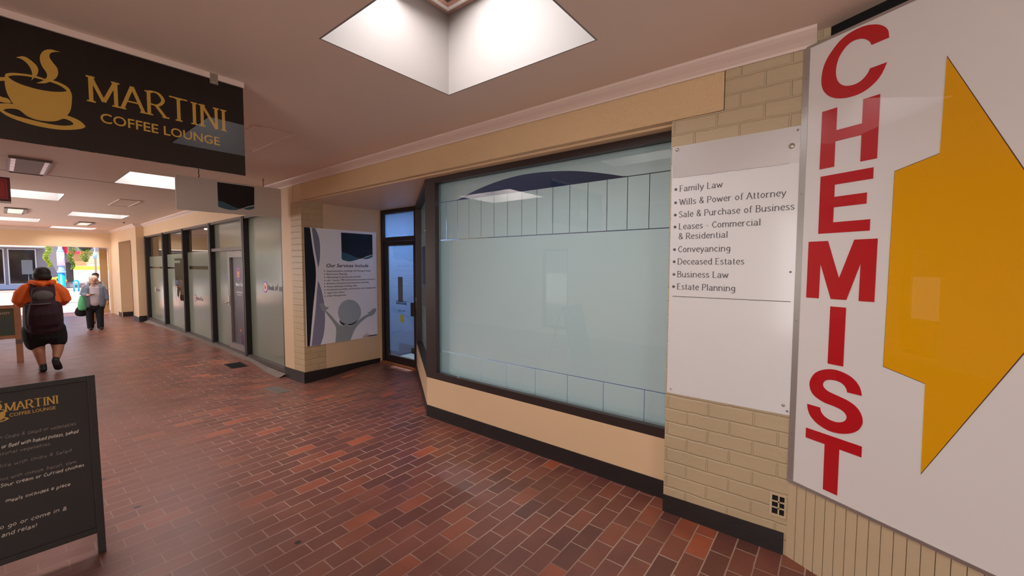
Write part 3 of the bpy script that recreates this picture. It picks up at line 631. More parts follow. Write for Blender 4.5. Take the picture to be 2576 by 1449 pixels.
# ---------------------------------------------------------------- shop window (window_1)
t = sthing('window_1', (XG, 2.1, .45), 'large frosted shop window')
mb = MB()
mb.box((XW, .85, .419), (XG+.06, 3.39, .447), M['bronze']); mb.box((XW, .85, .447), (XW+.045, 3.235, .487), M['bronze'])
mb.box((XW+.05, .85, .447), (XG+.02, 3.36, .452), M['bronze'])
mb.box((XW, .85, 2.436), (XW+.05, 3.39, 2.489), M['bronze']); mb.box((XW+.05, .85, 2.452), (XG+.06, 3.39, 2.489), M['darkframe'])
mb.box((XW, 3.235, .447), (XW+.05, 3.39, 2.436), M['bronze']); mb.box((XW+.05, 3.36, .447), (XG+.06, 3.40, 2.46), M['darkframe'])
mb.build('frame', None, t)
MB().box((XG, .80, .447), (XG+.006, 3.37, 2.46)).build('pane', M['glass'], t)
FW = frame((XG+.008, 0, 0), (0, 1, 0), (0, 0, 1), (1, 0, 0))
g = .0032; mb = MB()
ARC = [(3.044, 2.2585), (2.865, 2.31), (2.667, 2.354), (2.453, 2.386), (2.253, 2.401), (2.065, 2.399), (1.89, 2.386), (1.725, 2.366), (1.569, 2.337), (1.422, 2.303), (1.255, 2.2585)]
arc = crom(ARC, 4)
mb.poly(FW, [(.8, 2.2585+g), (1.255-.01, 2.2585+g)]+[p for p in arc[::-1]][1:-1]+[(3.054, 2.2585+g), (3.37, 2.2585+g), (3.37, 2.47), (.8, 2.47)], 0, .001)
vu = [3.37]+[3.208-.1636*k for k in range(14)]+[.918, .8]
for a, b in zip(vu, vu[1:]): mb.poly(FW, [(b+g*.8, 1.866+g), (a-g*.8, 1.866+g), (a-g*.8, 2.2585-g), (b+g*.8, 2.2585-g)], 0, .001)
mb.poly(FW, [(.8, .693+g), (3.37, .693+g), (3.37, 1.866-g), (.8, 1.866-g)], 0, .001)
vl = [3.37]+[3.049-.3267*k for k in range(7)]+[.8]
for a, b in zip(vl, vl[1:]): mb.poly(FW, [(b+g*.8, .44), (a-g*.8, .44), (a-g*.8, .693-g), (b+g*.8, .693-g)], 0, .001)
mb.build('frosted_film', M['film'], t)

# ---------------------------------------------------------------- angled window (window_2)
AF = frame((A0.x, A0.y, 0), (dA.x, dA.y, 0), (0, 0, 1), (nA.x, nA.y, 0)); LA = (A1-A0).length
t = sthing('window_2', (A0.x, A0.y, .43), 'narrow angled side window beside the entry door')
mb = MB()
mb.fbox(AF, .01, LA, .43, .47, -.13, .003, M['bronze']); mb.fbox(AF, .01, LA, 2.42, 2.489, -.13, .0, M['darkframe'])
mb.fbox(AF, .012, .07, .47, 2.42, -.12, -.002, M['bronze']); mb.fbox(AF, LA-.12, LA, .47, 2.42, -.13, .002, M['bronze'])
mb.build('frame', None, t)
MB().fbox(AF, .07, LA-.12, .47, 2.42, -.075, -.07).build('pane', M['glass'], t)
mb = MB()
mb.fbox(AF, .07, LA-.12, .47, .80, -.079, -.077, M['film']); mb.fbox(AF, .07, LA-.12, .806, 2.05, -.079, -.077, M['film']); mb.fbox(AF, .07, LA-.12, 2.058, 2.42, -.079, -.077, M['film'])
mb.build('frosted_film', None, t)
mb = MB(); mb.fbox(AF, 1.0, 1.5, 1.35, 1.85, -.069, -.066, M['darkframe']); mb.fbox(AF, .6, 1.5, 1.05, 1.34, -.069, -.066, M['paper']); mb.build('notice', None, t)

# ---------------------------------------------------------------- entry door (door_1)
XD = 3.94
t = sthing('door_1', (XD, 5.45, 0), 'dark framed glazed entry door in the recess')
mb2 = MB()
for a, b in (((XD, 4.96, 0), (XD+.1, 5.035, 2.489)), ((XD, 5.83, 0), (XD+.1, 5.905, 2.489)), ((XD, 5.035, 2.425), (XD+.1, 5.83, 2.489)), ((XD, 5.035, 1.985), (XD+.1, 5.83, 2.05))): mb2.box(a, b, M['darkframe'])
mb2.build('frame', None, t)
MB().box((XD-.03, 4.99, -.06), (XD+.1, 5.905, .028)).build('sill', M['timber'], t)
lf = MB()
lf.box((XD+.02, 5.04, .03), (XD+.065, 5.08, 1.98)); lf.box((XD+.02, 5.745, .03), (XD+.065, 5.825, 1.98)); lf.box((XD+.02, 5.08, .03), (XD+.065, 5.745, .14)); lf.box((XD+.02, 5.08, 1.92), (XD+.065, 5.745, 1.98))
lf = lf.build('leaf', M['darkframe'], t)
MB().box((XD+.04, 5.08, .14), (XD+.045, 5.745, 1.92)).build('pane', M['glass'], lf)
DF = frame((XD+.047, 5.745, 0), (0, -1, 0), (0, 0, 1), (-1, 0, 0))
mb = MB().poly(DF, [(0, .20), (.24, .22), (.24, .36), (.665, .36), (.665, 1.92), (0, 1.92)], 0, -.0015); mb.build('frosted_film', M['filmblue'], lf)
DG = frame((XD+.039, 5.745, 0), (0, -1, 0), (0, 0, 1), (-1, 0, 0))
mb = MB(); mb.fbox(DG, .25, .37, 1.02, 1.42, 0, .001, M['paper']); mb.fbox(DG, .19, .47, .985, .995, 0, .001, M['darkink']); mb.fbox(DG, .19, .47, 1.03, 1.038, 0, .001, M['darkink'])
mb.fbox(DG, .30, .39, .70, .82, 0, .001, M['limesticker']); mb.build('stickers', None, lf)
sans(DG, 'Business House', .20, .998, .26, .028, M['darkink'], lf, h=.001, bold=.02)
sans(DG, '6432 4700', .25, .865, .18, .03, M['darkink'], lf, h=.001)
MB().box((XD-.005, 5.04, .82), (XD+.02, 5.13, 1.03), None, .006).build('lock_box', M['bronze'], lf)
MB().box((XD+.04, 5.035, 2.05), (XD+.045, 5.83, 2.425)).build('pane', M['glass'], t)
MB().box((XD+.048, 5.035, 2.05), (XD+.05, 5.83, 2.425)).build('frosted_film', M['filmblue'], t)
mb = MB(); mb.fbox(AF, LA-.09, LA-.03, 1.06, 1.12, .002, .006, M['labelw']); mb.fbox(AF, LA-.09, LA-.03, .95, 1.03, .002, .006, M['labelb']); 
mb.build('label_sticker', None, None, label='small white and beige stickers on the post beside the entry door', category='sticker')
# room behind the shop window
mb = MB(); mb.box((7.0, -.2, -.1), (7.1, 8, 2.7), M['office']); mb.box((3.0, -.3, -.1), (7, -.2, 2.7), M['office']); mb.box((3.0, -.3, 2.62), (7.1, 8, 2.7), M['office'])
mb.build('wall_office', None)['kind'] = 'structure'
struct(MB().box((3.06, -.2, -.06), (3.98, 3.3, -.005), M['office']).box((3.985, -.2, -.06), (7.0, 4.6, .02), M['office']).box((3.985, 4.6, -.06), (7.0, 6.0, .02), M['carpet']).build('floor_office', None), 'grey carpet inside the shop')
struct(MB().box((4.6, 5.2, .02), (4.68, 6.0, .12)).build('trim_office', M['base']), 'dark skirting inside the entry door')

# ---------------------------------------------------------------- bank front
bd = Vector((.0122, 1, 0)).normalized(); BF = frame((XA, 6.49, 0), bd, (0, 0, 1), Vector((-1, .0122, 0)))
def by(y): return (y-6.49)
t = sthing('window_3', (XA, 11, 0), 'frosted bank front with dark mullions')
mb = MB()
mb.fbox(BF, 0, 9.8, -.03, .03, -.12, -.0, M['bronze2']); mb.fbox(BF, 0, 9.8, 2.40, 2.445, -.12, -.005, M['bronze2'])
for y0, y1 in ((8.05, 8.17), (9.93, 10.06), (11.97, 12.06), (13.93, 14.05), (16.1, 16.26)):
    mb.fbox(BF, by(y0), by(y1), .0, 2.44, -.12, .008, M['darkframe']); mb.fbox(BF, by(y0)+.055, by(y1)-.03, .0, 2.44, .008, .014, M['bronze2'])
mb.fbox(BF, by(6.49), by(6.53), .0, 2.44, -.12, 0, M['darkframe'])
mb.fbox(BF, by(8.17), by(9.93), 1.865, 1.925, -.11, -.01, M['bronze2'])
mb.build('frame', None, t)
PAN = [(6.53, 8.05), (10.06, 11.97), (12.06, 13.93), (14.05, 16.1)]
for y0, y1 in PAN: MB().fbox(BF, by(y0), by(y1), .03, 2.40, -.085, -.08).build('pane', M['glass'], t)
MB().fbox(BF, by(8.17), by(9.93), 1.925, 2.40, -.085, -.08).build('pane', M['glass'], t)
MB().fbox(BF, by(9.06), by(9.93), .03, 1.865, -.085, -.08).build('pane', M['glass'], t)
def film(rects, holes=()):
    mb = MB()
    for r in rects: mb.fbox(BF, by(r[0]), by(r[1]), r[2], r[3], -.0795, -.078)
    mb.build('frosted_film', M['filmgreen'], t)
film([(6.53, 8.05, .03, 2.40)]); film([(8.17, 9.93, 1.925, 2.40)]); film([(9.06, 9.93, .03, 1.865)])
film([(10.06, 11.97, .03, 1.50), (10.06, 11.97, 1.575, 1.89), (10.06, 10.42, 1.50, 1.575), (11.85, 11.97, 1.50, 1.575)])
film([(12.06, 12.42, .03, 1.50), (12.06, 12.42, 1.545, 1.87), (12.42, 13.2, .03, .72), (13.2, 13.93, .03, 1.50), (13.2, 13.93, 1.545, 1.87), (12.42, 13.2, 1.76, 1.87), (12.66, 13.2, 1.645, 1.71)])
film([(14.05, 16.1, .03, 1.50), (14.05, 16.1, 1.545, 1.84), (14.05, 14.2, 1.50, 1.545)])
BG = frame((XA-.0005, 6.49, 0), bd, (0, 0, 1), Vector((-1, .0122, 0)))
BT = frame(BG(0, 0, -.0775), -bd, (0, 0, 1), Vector((-1, .0122, 0)))     # reading direction runs towards the camera
def bank_logo(par, y, z, s, txtm, F=None, ring=True):
    F = F or BT
    u = -by(y); mb = MB()
    if ring:
        disc(mb, F, u+.12*s, z, .105*s, .0012, M['bankpurple'], 20); disc(mb, F, u+.12*s, z, .075*s, .0018, M['bankwhite'], 20); disc(mb, F, u+.12*s, z, .055*s, .0024, M['bankorange'], 18)
        disc(mb, F, u+.125*s, z-.01*s, .026*s, .003, M['banktext'], 12)
        mb.build('emblem', None, par)
    mb = MB(); sans(F, 'Bank', u+.25*s, z-.045*s, .27*s, .085*s, txtm, par, h=.002, bold=.03)
    strokes(mb, F, 'of us', u+.54*s, z-.045*s, .30*s, .10*s, .016*s, slant=.25, h=.002); mb.build('lettering', txtm, par)
bank_logo(t, 7.5, 1.24, .91, M['banktext'])
bank_logo(t, 11.55, .85, .8, M['ink']); bank_logo(t, 15.6, .89, .8, M['banktext'])
# bank door
t = sthing('door_2', BF(by(8.6), 0, 0), 'bank door with a dark purple poster in its glass')
lf = MB(); a, b = by(8.175), by(9.055)
lf.fbox(BF, a, a+.10, .035, 1.86, -.10, -.03); lf.fbox(BF, b-.12, b, .035, 1.86, -.10, -.03); lf.fbox(BF, a+.10, b-.12, .035, .14, -.10, -.03); lf.fbox(BF, a+.10, b-.12, 1.74, 1.86, -.10, -.03)
lf = lf.build('leaf', M['greyframe'], t)
MB().fbox(BF, a+.10, b-.12, .14, 1.74, -.075, -.07).build('poster_panel', M['doorposter'], lf)
DT = frame(BG(0, 0, -.069), -bd, (0, 0, 1), Vector((-1, .0122, 0)))
mb = MB(); uc = -by(8.60); disc(mb, DT, uc, 1.44, .12, .001, M['bankpurple'], 20); disc(mb, DT, uc, 1.43, .085, .0015, M['doorposter'], 20); disc(mb, DT, uc, 1.43, .05, .002, M['bankorange'], 16, .06); disc(mb, DT, uc, 1.42, .02, .003, M['doorposter'], 10)
disc(mb, DT, uc+.02, .40, .025, .001, M['bankorange'], 10); mb.build('emblem', None, lf)
sans(DT, 'Bank', uc-.15, 1.22, .17, .055, M['bankwhite'], lf, h=.001, bold=.03)
mb = MB(); strokes(mb, DT, 'of us', uc+.03, 1.22, .16, .06, .01, slant=.25, h=.001)
strokes(mb, DT, 'Commercial Centre', uc-.13, 1.09, .30, .026, .006, h=.001); strokes(mb, DT, 'By entry only', uc-.08, 1.045, .2, .022, .005, h=.001); mb.build('lettering', M['bankwhite'], lf)
mb = MB(); sw = crom([(uc+.08, .36), (uc+.14, .28), (uc+.07, .22), (uc+.04, .30), (uc+.12, .25), (uc+.17, .16), (uc+.08, .15), (uc+.10, .24)], 6)
for p, q in zip(sw, sw[1:]): mb.tube([DT(p[0], p[1], .002), DT(q[0], q[1], .002)], .004, 5)
mb.build('swirl', M['bankpurple'], lf)
mb = MB(); mb.fbox(BF, b-.085, b-.03, .84, 1.02, -.03, -.02); mb.tube([BF(b-.057, .89, -.02), BF(b-.057, .89, .03), BF(b-.0, .89, .035)], .009, 8); mb.build('handle', M['steel'], lf)
mb = MB()
for z in (.16, .95, 1.65): mb.fbox(BF, a+.005, a+.025, z, z+.1, -.03, -.015)
mb.build('hinges', M['steel'], lf)
# concrete apron in front of the bank
mb = MB(); n_ = 24; top = []
for k in range(n_+1):
    y = 6.49+9.7*k/n_; w_ = .10+.05*math.sin(k*1.7)*.4
    top.append(((xb(y)-w_, y, fz(xb(y)-w_, y)+.004), (xb(y)+.05, y, max(fz(xb(y), y)+.012, -.03))))
for p, q in zip(top, top[1:]): mb.face([p[0], p[1], q[1], q[0]])
for p, q in zip(top, top[1:]): mb.face([(p[0][0], p[0][1], p[0][2]-.05), p[0], q[0], (q[0][0], q[0][1], q[0][2]-.05)])
struct(mb.build('trim_2', M['concrete']), 'grey concrete strip at the foot of the bank front')
# inside of the bank
mb = MB(); mb.box((6.8, 6.4, -.1), (6.9, 16.6, 2.9)); mb.box((2.98, 6.2, -.1), (6.9, 6.4, 2.9)); mb.box((3.1, 16.3, -.1), (6.9, 16.6, 2.9)); mb.box((2.99, 6.2, 2.75), (6.9, 16.6, 2.85))
struct(mb.build('wall_bank', M['bankwall']), 'brown walls inside the bank')
struct(MB().box((2.84, 6.4, -.12), (6.8, 16.5, -.02)).build('floor_bank', M['carpet']), 'carpet inside the bank')
struct(MB().box((6.2, 9.0, 1.9), (6.25, 13.0, 2.6)).build('trim_bank', M['timber']), 'timber panel inside the bank')
for i, y in enumerate((9.6, 11.4, 13.2, 15.0)):
    tt = thing('fluorescent_batten', 'lit fluorescent tube glimpsed through the clear upper glass of the bank', 'ceiling light', (4.6, y, 2.7), 'tubes inside the bank')
    MB().box((3.9, y-.05, 2.70), (5.3, y+.05, 2.75)).build('housing', M['white'], tt); MB().tube([(3.95, y, 2.68), (5.25, y, 2.68)], .02, 8).build('tube', M['tube'], tt)

# far recess door (door_3)
t = sthing('door_3', (2.9, 18, 0), 'frosted glass door in the far recess')
mb = MB(); mb.box((2.86, 17.05, -.2), (2.92, 17.12, 2.36)); mb.box((2.86, 18.83, -.2), (2.92, 18.9, 2.36)); mb.box((2.86, 17.12, 2.28), (2.92, 18.83, 2.36)); mb.box((2.86, 17.12, -.2), (2.92, 18.83, -.06)); mb.build('frame', M['greyframe'], t)
MB().box((2.885, 17.12, -.06), (2.89, 18.83, 2.28)).build('pane', M['glass'], t)
mb = MB(); mb.box((2.893, 17.12, -.06), (2.895, 18.83, 1.50)); mb.box((2.893, 17.12, 1.545), (2.895, 18.83, 1.84)); mb.build('frosted_film', M['filmgreen'], t)
struct(MB().box((3.0, 17.0, -.2), (3.05, 18.95, 2.4)).build('wall_recess', M['bankwall']), 'dark wall behind the far door')
# exit door leaf folded back
t = thing('door_leaf', 'brown timber door leaf folded back at the right of the arcade exit', 'door', (2.43, YEND+.5, -.18))
MB().box((2.34, YEND+.42, -.18), (2.545, YEND+.47, 2.2), None, .004).build('panel', M['browndoor'], t)
mb = MB(); mb.ell((2.37, YEND+.39, .98), (.025, .03, .025), 6); mb.build('knob', M['darkframe'], t)

# ================================================================== SIGNS
# chemist sign on its splayed wall
cd = Vector((-.466, -.885, 0)); cn = Vector((-.885, .466, 0))
CF = frame((XA-.002, .18, 0), cd, (0, 0, 1), cn)
mb = MB()
mb.poly(lambda a, b, h: Vector((a, b, h)), [tuple(CF(.0, 0, -.05)[:2]), tuple(CF(1.45, 0, -.05)[:2]), (3.0, -1.2), (3.0, .17)], -.1, 2.69, M['cream2'])
mb.poly(lambda a, b, h: Vector((a, b, h)), [tuple(CF(.06, 0, -.05)[:2]), tuple(CF(1.45, 0, -.05)[:2]), (3.0, -1.2), (3.0, .1)], 2.69, 2.83, M['dark'])  # black filler paints the shade of the gap above the sign
mb.box((1.99, -5.9, -.1), (2.4, -1.08, 2.82), M['cream2'])
struct(mb.build('wall_front', None), 'splayed wall behind the chemist sign')
w = .0463
mb2 = MB()
for k in range(30):
    a = -.002+k*w; mb2.fbox(CF, a+.0032, a+w, -.02, .434, -.045, -.003, M['clad']); mb2.fbox(CF, a, a+.0032, -.02, .434, -.045, -.012, M['groove'])
struct(mb2.build('wall_front_cladding', None), 'beige grooved cladding below the chemist sign')
t = thing('chemist_sign', 'tall white sign with red CHEMIST letters and a yellow arrow', 'sign', CF(.6, .433, 0))
MB().fbox(CF, .002, 1.42, .436, 2.724, -.04, .002).build('panel', M['signwhite'], t)
mb = MB(); mb.fbox(CF, -.003, .028, .436, 2.728, -.042, .005); mb.fbox(CF, .028, 1.42, 2.715, 2.728, -.042, .005); mb.fbox(CF, -.003, 1.42, .425, .441, -.042, .006)
mb.build('edge_trim', M['alu'], t)
for z in (2.57, 1.98, 1.31, .70):
    mb = MB(); disc(mb, CF, .013, z, .005, .0065, None, 8); mb.build('screw', M['steel'], t)
for k, ch in enumerate('CHEMIST'):
    mb = MB(); mb.poly(CF, smooth_poly(CHEM[ch]) if ch in 'CS' else CHEM[ch], .002, .0045); mb.build('letter', M['red'], t)
ARR = [(.5494, 2.436), (.932, 1.585), (.5432, .7267), (.5405, 1.1121), (.3965, 1.152), (.4014, 2.0152), (.5449, 2.0574)]
cx_, cy_ = .55, 1.58
mb = MB(); mb.poly(CF, [(cx_+(p[0]-cx_)*1.012, cy_+(p[1]-cy_)*1.006) for p in ARR], .002, .003); mb.build('arrow_outline', M['brownedge'], t)
mb = MB(); mb.poly(CF, ARR, .002, .0045); mb.build('arrow', M['yellow'], t)

# law services plate
LF = frame((XA-.0015, 0, 0), (0, -1, 0), (0, 0, 1), (-1, 0, 0))
t = thing('services_plate', 'satin white plate listing Family Law, Wills and other services on the brick pier', 'sign', (XA, .51, .79))
MB().fbox(LF, -.842, -.184, .789, 2.338, 0, .001, None, .0015).build('plate', M['plate'], t)
MB().fbox(LF, -.838, -.187, 2.148, 2.336, .001, .0025, None).build('cover_strip', M['tape'], t)
mb = MB(); random.seed(5); mb.tube([LF(-.80+.03*k, 2.1475+random.uniform(-.0018, .0018), .0025) for k in range(20)], .0022, 5); mb.build('peeled_edge', M['tape'], t)
mb = MB()
LINES = [('Family Law', .794, .549, 2.060), ('Wills & Power of Attorney', .793, .237, 1.978), ('Sale & Purchase of Business', .795, .198, 1.902), ('Leases - Commercial', .793, .35, 1.828), ('& Residential', .794, .513, 1.767),
         ('Conveyancing', .795, .499, 1.687), ('Deceased Estates', .795, .425, 1.611), ('Business Law', .796, .504, 1.532), ('Estate Planning', .795, .467, 1.455)]
for s_, a, b, z in LINES:
    strokes(mb, LF, s_, -a, z, a-b, .036, .0046, True, .0022)
    if s_[0] != '&': disc(mb, LF, -.815, z+.016, .0085, .0022)
mb.fbox(LF, -.821, -.2, 1.408, 1.4115, .001, .002)
mb.build('lettering', M['ink'], t)
for u, z, r in ((-.812, 2.318, .011), (-.222, 2.238, .015), (-.198, 2.316, .006), (-.206, 1.57, .006), (-.815, 1.55, .005), (-.818, .815, .005), (-.197, .812, .006), (-.215, .84, .008)):
    mb = MB(); mb.ell(LF(u, z, .003), (.005, r, r), 6); mb.build('screw', M['steel'], t)
# services poster
t = thing('services_poster', 'poster headed Our Services Include, on the cream return wall', 'poster', PF(.6, .45, 0))
MB().fbox(PF, .032, 1.199, .445, 2.13, .002, .007).build('board', M['poster'], t)
h0, h1 = .007, .0078
for nm, k, m_ in (('navy_band', 'navy', 'navy'), ('upper_wave', 'lens1', 'lens'), ('lower_wave', 'lens2', 'lilac'), ('teal_wave', 'teal', 'teal'), ('teal_wave', 'teal2', 'teal')):
    mb = MB(); mb.poly(PF, smooth_poly(POS[k], 4, 60), h0, h1); mb.build(nm, M[m_], t)
mb = MB(); mb.poly(PF, POS['black'], h0, .0084); mb.build('black_panel', M['black'], t)
fg = MB(); [fg.poly(PF, smooth_poly(POS[k], 4, 60), h0, .0081+.0001*i) for i, k in enumerate(('bodyf', 'hand1', 'hand2'))]; fg = fg.build('figure', M['figure'], t)
mb = MB(); mb.poly(PF, POS['head'], h0, .0079); mb.build('head', M['figure2'], fg)
mb = MB(); mb.poly(PF, POS['shade'], h0, .0082); mb.poly(PF, POS['shade2'], h0, .0082); mb.build('chin_mark', M['figshade'], fg)
sans(PF, 'Our Services Include', .347, 1.5705, .698, .052, M['darkink'], t, 'heading', .008, .012, .22)
mb = MB()
for i, (s_, w_) in enumerate((('Superannuation including Self Managed Super', .748), ('Retirement Planning', .329), ('Maximising Social Security benefits', .56), ('Life, Trauma, TPD and income protection insurance', .818), ('Business insurance and succession planning', .70),
        ('Estate planning including wills', .485), ('Investment portfolio construction and management', .835), ('Aged Care advice', .275), ('Debt Management', .302))):
    z = 1.5035-.0456*i; sans(PF, s_, .3465, z, w_, .0225, M['darkink'], t, 'list_line', .008, 0, .2, .0016); mb = MB(); disc(mb, PF, .316, z+.011, .0075, .0085, None, 10); mb.build('bullet', M['darkink'], t)
mb = MB()
for k in range(9):
    u = .925+.015*k; mb.poly(PF, [(u, .452), (u+.013, .452), (u+.004+.002*k, .53-.01*abs(k-4)+.012*(k % 2))], h0, .008)
mb.build('grass_motif', M['browndoor'], t)
MB().fbox(PF, 1.03, 1.19, .452, .474, h0, .0082).build('small_print', M['ink'], t)

# black coffee lounge sign
KF = frame((0, 3.12, 0), (1, 0, 0), (0, 0, 1), (0, -1, 0))
t = thing('coffee_sign', 'wide glossy black hanging sign with a steaming golden coffee cup and gold lettering', 'sign', (.35, 3.13, 2.8))
MB().fbox(KF, -.46, 1.061, 2.196, 2.763, -.012, 0).build('panel', M['blacksign'], t)
MB().fbox(KF, -.46, 1.068, 2.766, 2.80, -.03, .004).build('ceiling_rail', M['cornice'], t)
for u in (.90, .03):
    mb = MB(); mb.fbox(KF, u-.022, u+.022, 2.735, 2.80, .001, .005, None, .002); mb.ell(KF(u, 2.748, .006), (.007, .004, .007), 6); mb.build('bracket', M['steel'], t)
cu = MB()
for k in ('body', 'rim', 'handle', 'steam1', 'steam2'): cu.poly(KF, smooth_poly(CUP[k], 4, 60), 0, .0010+.0001*len(k))
cu.poly(KF, smooth_poly(CUP['saucer'], 4, 60), 0, .0011, None, [smooth_poly(CUP['hole'], 4, 60)]); cu.build('cup_emblem', M['gold'], t)
mb = MB(); strokes(mb, KF, 'MARTINI', .332, 2.458, .636, .132, .0165, True, .0012); mb.build('lettering', M['gold'], t)
sans(KF, 'COFFEE LOUNGE', .379, 2.361, .541, .05, M['gold'], t, 'lettering', .0012, .012)

# pale hanging sign in front of the bank
HF = frame((0, 6.3, 0), (1, 0, 0), (0, 0, 1), (0, -1, 0))
t = thing('hanging_sign', 'pale hanging sign board with a black and teal panel, below the black coffee sign', 'sign', (2.0, 6.3, 2.8))
MB().fbox(HF, 1.388, 2.585, 2.275, 2.688, -.03, 0, None, .002).build('board', M['greysign'], t)
MB().poly(HF, [(1.815, 2.665), (2.242, 2.665), (2.236, 2.42), (2.16, 2.395), (2.10, 2.365), (2.07, 2.352), (2.0, 2.365), (1.93, 2.395), (1.87, 2.42), (1.815, 2.428)], 0, .0015).build('black_panel', M['black'], t)
mb = MB(); mb.poly(HF, [(1.815, 2.428), (1.87, 2.42), (1.93, 2.395), (2.0, 2.365), (2.07, 2.352), (2.02, 2.33), (1.95, 2.322), (1.88, 2.332), (1.815, 2.352)], 0, .001)
mb.poly(HF, [(2.10, 2.358), (2.17, 2.388), (2.236, 2.408), (2.236, 2.375), (2.19, 2.352), (2.14, 2.346)], 0, .001); mb.build('teal_wave', M['teal'], t)
for u in (1.625, 2.36):
    mb = MB(); mb.tube([HF(u, 2.80, -.015), HF(u+.004, 2.765, -.015), HF(u-.006, 2.745, -.015), HF(u+.006, 2.725, -.015), HF(u, 2.705, -.015), HF(u, 2.686, -.015)], .0045, 6); mb.build('hanger', M['rustwire'], t)

# red hanging sign on the left
t = thing('red_sign', 'red box sign hanging at the left edge below the ceiling lights', 'sign', (-.2, 7.0, 2.8))
mb = MB(); mb.box((-.55, 7.0, 2.275), (.128, 7.10, 2.53), M['reddark'], .004); mb.build('case', None, t)
RF = frame((0, 7.0, 0), (1, 0, 0), (0, 0, 1), (0, -1, 0))
mb = MB(); mb.fbox(RF, -.53, .108, 2.298, 2.508, 0, .003); mb.build('face', M['redbox'], t)
mb = MB()
for a in ((-.51, .095, 2.485, 2.49), (-.51, .095, 2.316, 2.321), (.09, .095, 2.321, 2.485), (-.51, -.505, 2.321, 2.485)): mb.fbox(RF, *a, .003, .004)
mb.build('border_line', M['reddark'], t)
MB().box((-.55, 7.0, 2.262), (.128, 7.10, 2.275)).build('light_strip', M['labelw'], t)
for x in (-.4, .02): MB().tube([(x, 7.05, 2.53), (x, 7.05, 2.80)], .01, 6).build('hanger', M['rustwire'], t)

# ================================================================== CEILING FITTINGS
def fitting(x0, x1, y0, y1, kind, label):
    t = thing('ceiling_light', label, 'ceiling light', ((x0+x1)/2, (y0+y1)/2, 2.8), 'recessed light fittings in the arcade ceiling')
    mb = MB(); e = .018
    for a in ((x0, x0+e, y0, y1), (x1-e, x1, y0, y1), (x0+e, x1-e, y0, y0+e), (x0+e, x1-e, y1-e, y1)): mb.box((a[0], a[2], 2.772), (a[1], a[3], 2.80))
    mb.build('frame', M['fixture'], t)
    b = .055
    MB().box((x0+b, y0+e, 2.778), (x1-b, y1-e, 2.792)).build('centre_panel', M['panelgrey'] if kind == 0 else M['diffuser'], t)
    for p, q in ((x0+e, x0+b), (x1-b, x1-e)):
        mb = MB(); n_ = 5; s_ = (y1-y0-2*e)/n_
        for k in range(n_): mb.box((p, y0+e+k*s_+.012, 2.782), (q, y0+e+(k+1)*s_, 2.79))
        mb.build('louvre', M['louvre'] if kind == 0 else M['fixture'], t)
fitting(.13, .455, 7.19, 8.33, 0, 'light fitting with grey centre and bright end louvres, above the red sign')
fitting(.15, .47, 13.69, 14.97, 1, 'white light fitting near the left edge, beyond the red sign')
fitting(1.48, 1.80, 16.6, 17.84, 1, 'small white light fitting near the arcade exit, right row')
def hatch(x0, x1, y0, y1, label):
    t = thing('ceiling_hatch', label, 'hatch', ((x0+x1)/2, (y0+y1)/2, 2.8), 'access hatches in the ceiling')
    mb = MB(); e = .035
    for a in ((x0, x0+e, y0, y1), (x1-e, x1, y0, y1), (x0+e, x1-e, y0, y0+e), (x0+e, x1-e, y1-e, y1)): mb.box((a[0], a[2], 2.788), (a[1], a[3], 2.80), None, .003)
    mb.build('frame', M['cornice'], t); MB().box((x0+e, y0+e, 2.795), (x1-e, y1-e, 2.80)).build('panel', M['ceil'], t)
hatch(1.43, 1.765, 3.95, 4.92, 'flush access hatch beside the black coffee sign')
hatch(1.445, 1.77, 10.30, 11.53, 'flush access hatch with pale edge, left of the hanging pale sign')
for x, y, n_ in ((1.80, 17.1, 0), (2.30, 15.9, 1)):
    mb = MB(); mb.lathe((x, y), [(.02, 2.799), (.02, 2.785), (.012, 2.775)], 10); mb.build('sprinkler', M['rustwire'], None, label=('tiny dark sprinkler head near the farthest light fitting', 'tiny dark sprinkler head near the far column')[n_], category='sprinkler', group='sprinklers')

# ================================================================== FLOOR FITTINGS, VENT
t = thing('floor_drain', 'dark iron grate in the paving in front of the bank door', 'drain', (2.36, 7.6, fz(2.36, 7.6)))
z = fz(2.36, 7.6)
def slab(mb, c, dz0, dz1, m=None):
    mb.hexa([(p[0], p[1], fz(*p)+dz0) for p in c]+[(p[0], p[1], fz(*p)+dz1) for p in c], m)
mb = MB(); slab(mb, [(2.24, 7.43), (2.48, 7.43), (2.48, 7.78), (2.24, 7.78)], -.02, .004); mb.build('frame', M['drain'], t)
mb = MB()
for k in range(9): y = 7.455+k*.036; slab(mb, [(2.26, y), (2.46, y), (2.46, y+.018), (2.26, y+.018)], .004, .007)
mb.build('bars', M['dark'], t)
t = thing('manhole_cover', 'worn grey cover plate in the paving by the bank pier', 'cover', (2.27, 5.83, fz(2.27, 5.83)))
mb = MB(); slab(mb, [(2.19, 5.60), (2.345, 5.60), (2.365, 6.05), (2.205, 6.05)], -.02, .005); mb.build('plate', M['manhole'], t)
mb = MB(); c = [(2.18, 5.59), (2.355, 5.59), (2.375, 6.06), (2.195, 6.06)]; slab(mb, c, -.02, .003); mb.build('rim', M['concrete'], t)
# terracotta air vent in the pier
t = thing('air_vent', 'small square air vent brick low in the cream pier', 'vent', (XA, .222, .27))
VF = frame((XA, .262, .208), (0, -1, 0), (0, 0, 1), (-1, 0, 0)); mb = MB()
for a in ((0, .078, 0, .012), (0, .078, .118, .13), (0, .012, .012, .118), (.04, .047, .012, .118), (.07, .078, .012, .118), (.012, .07, .045, .052), (.012, .07, .08, .087)): mb.fbox(VF, *a, 0, .006)
mb.build('grille', M['clad'], t); MB().fbox(VF, .012, .07, .012, .118, .0, .0012).build('black_backing', M['dark'], t)  # black sheet painted in for the shaded holes behind the grille

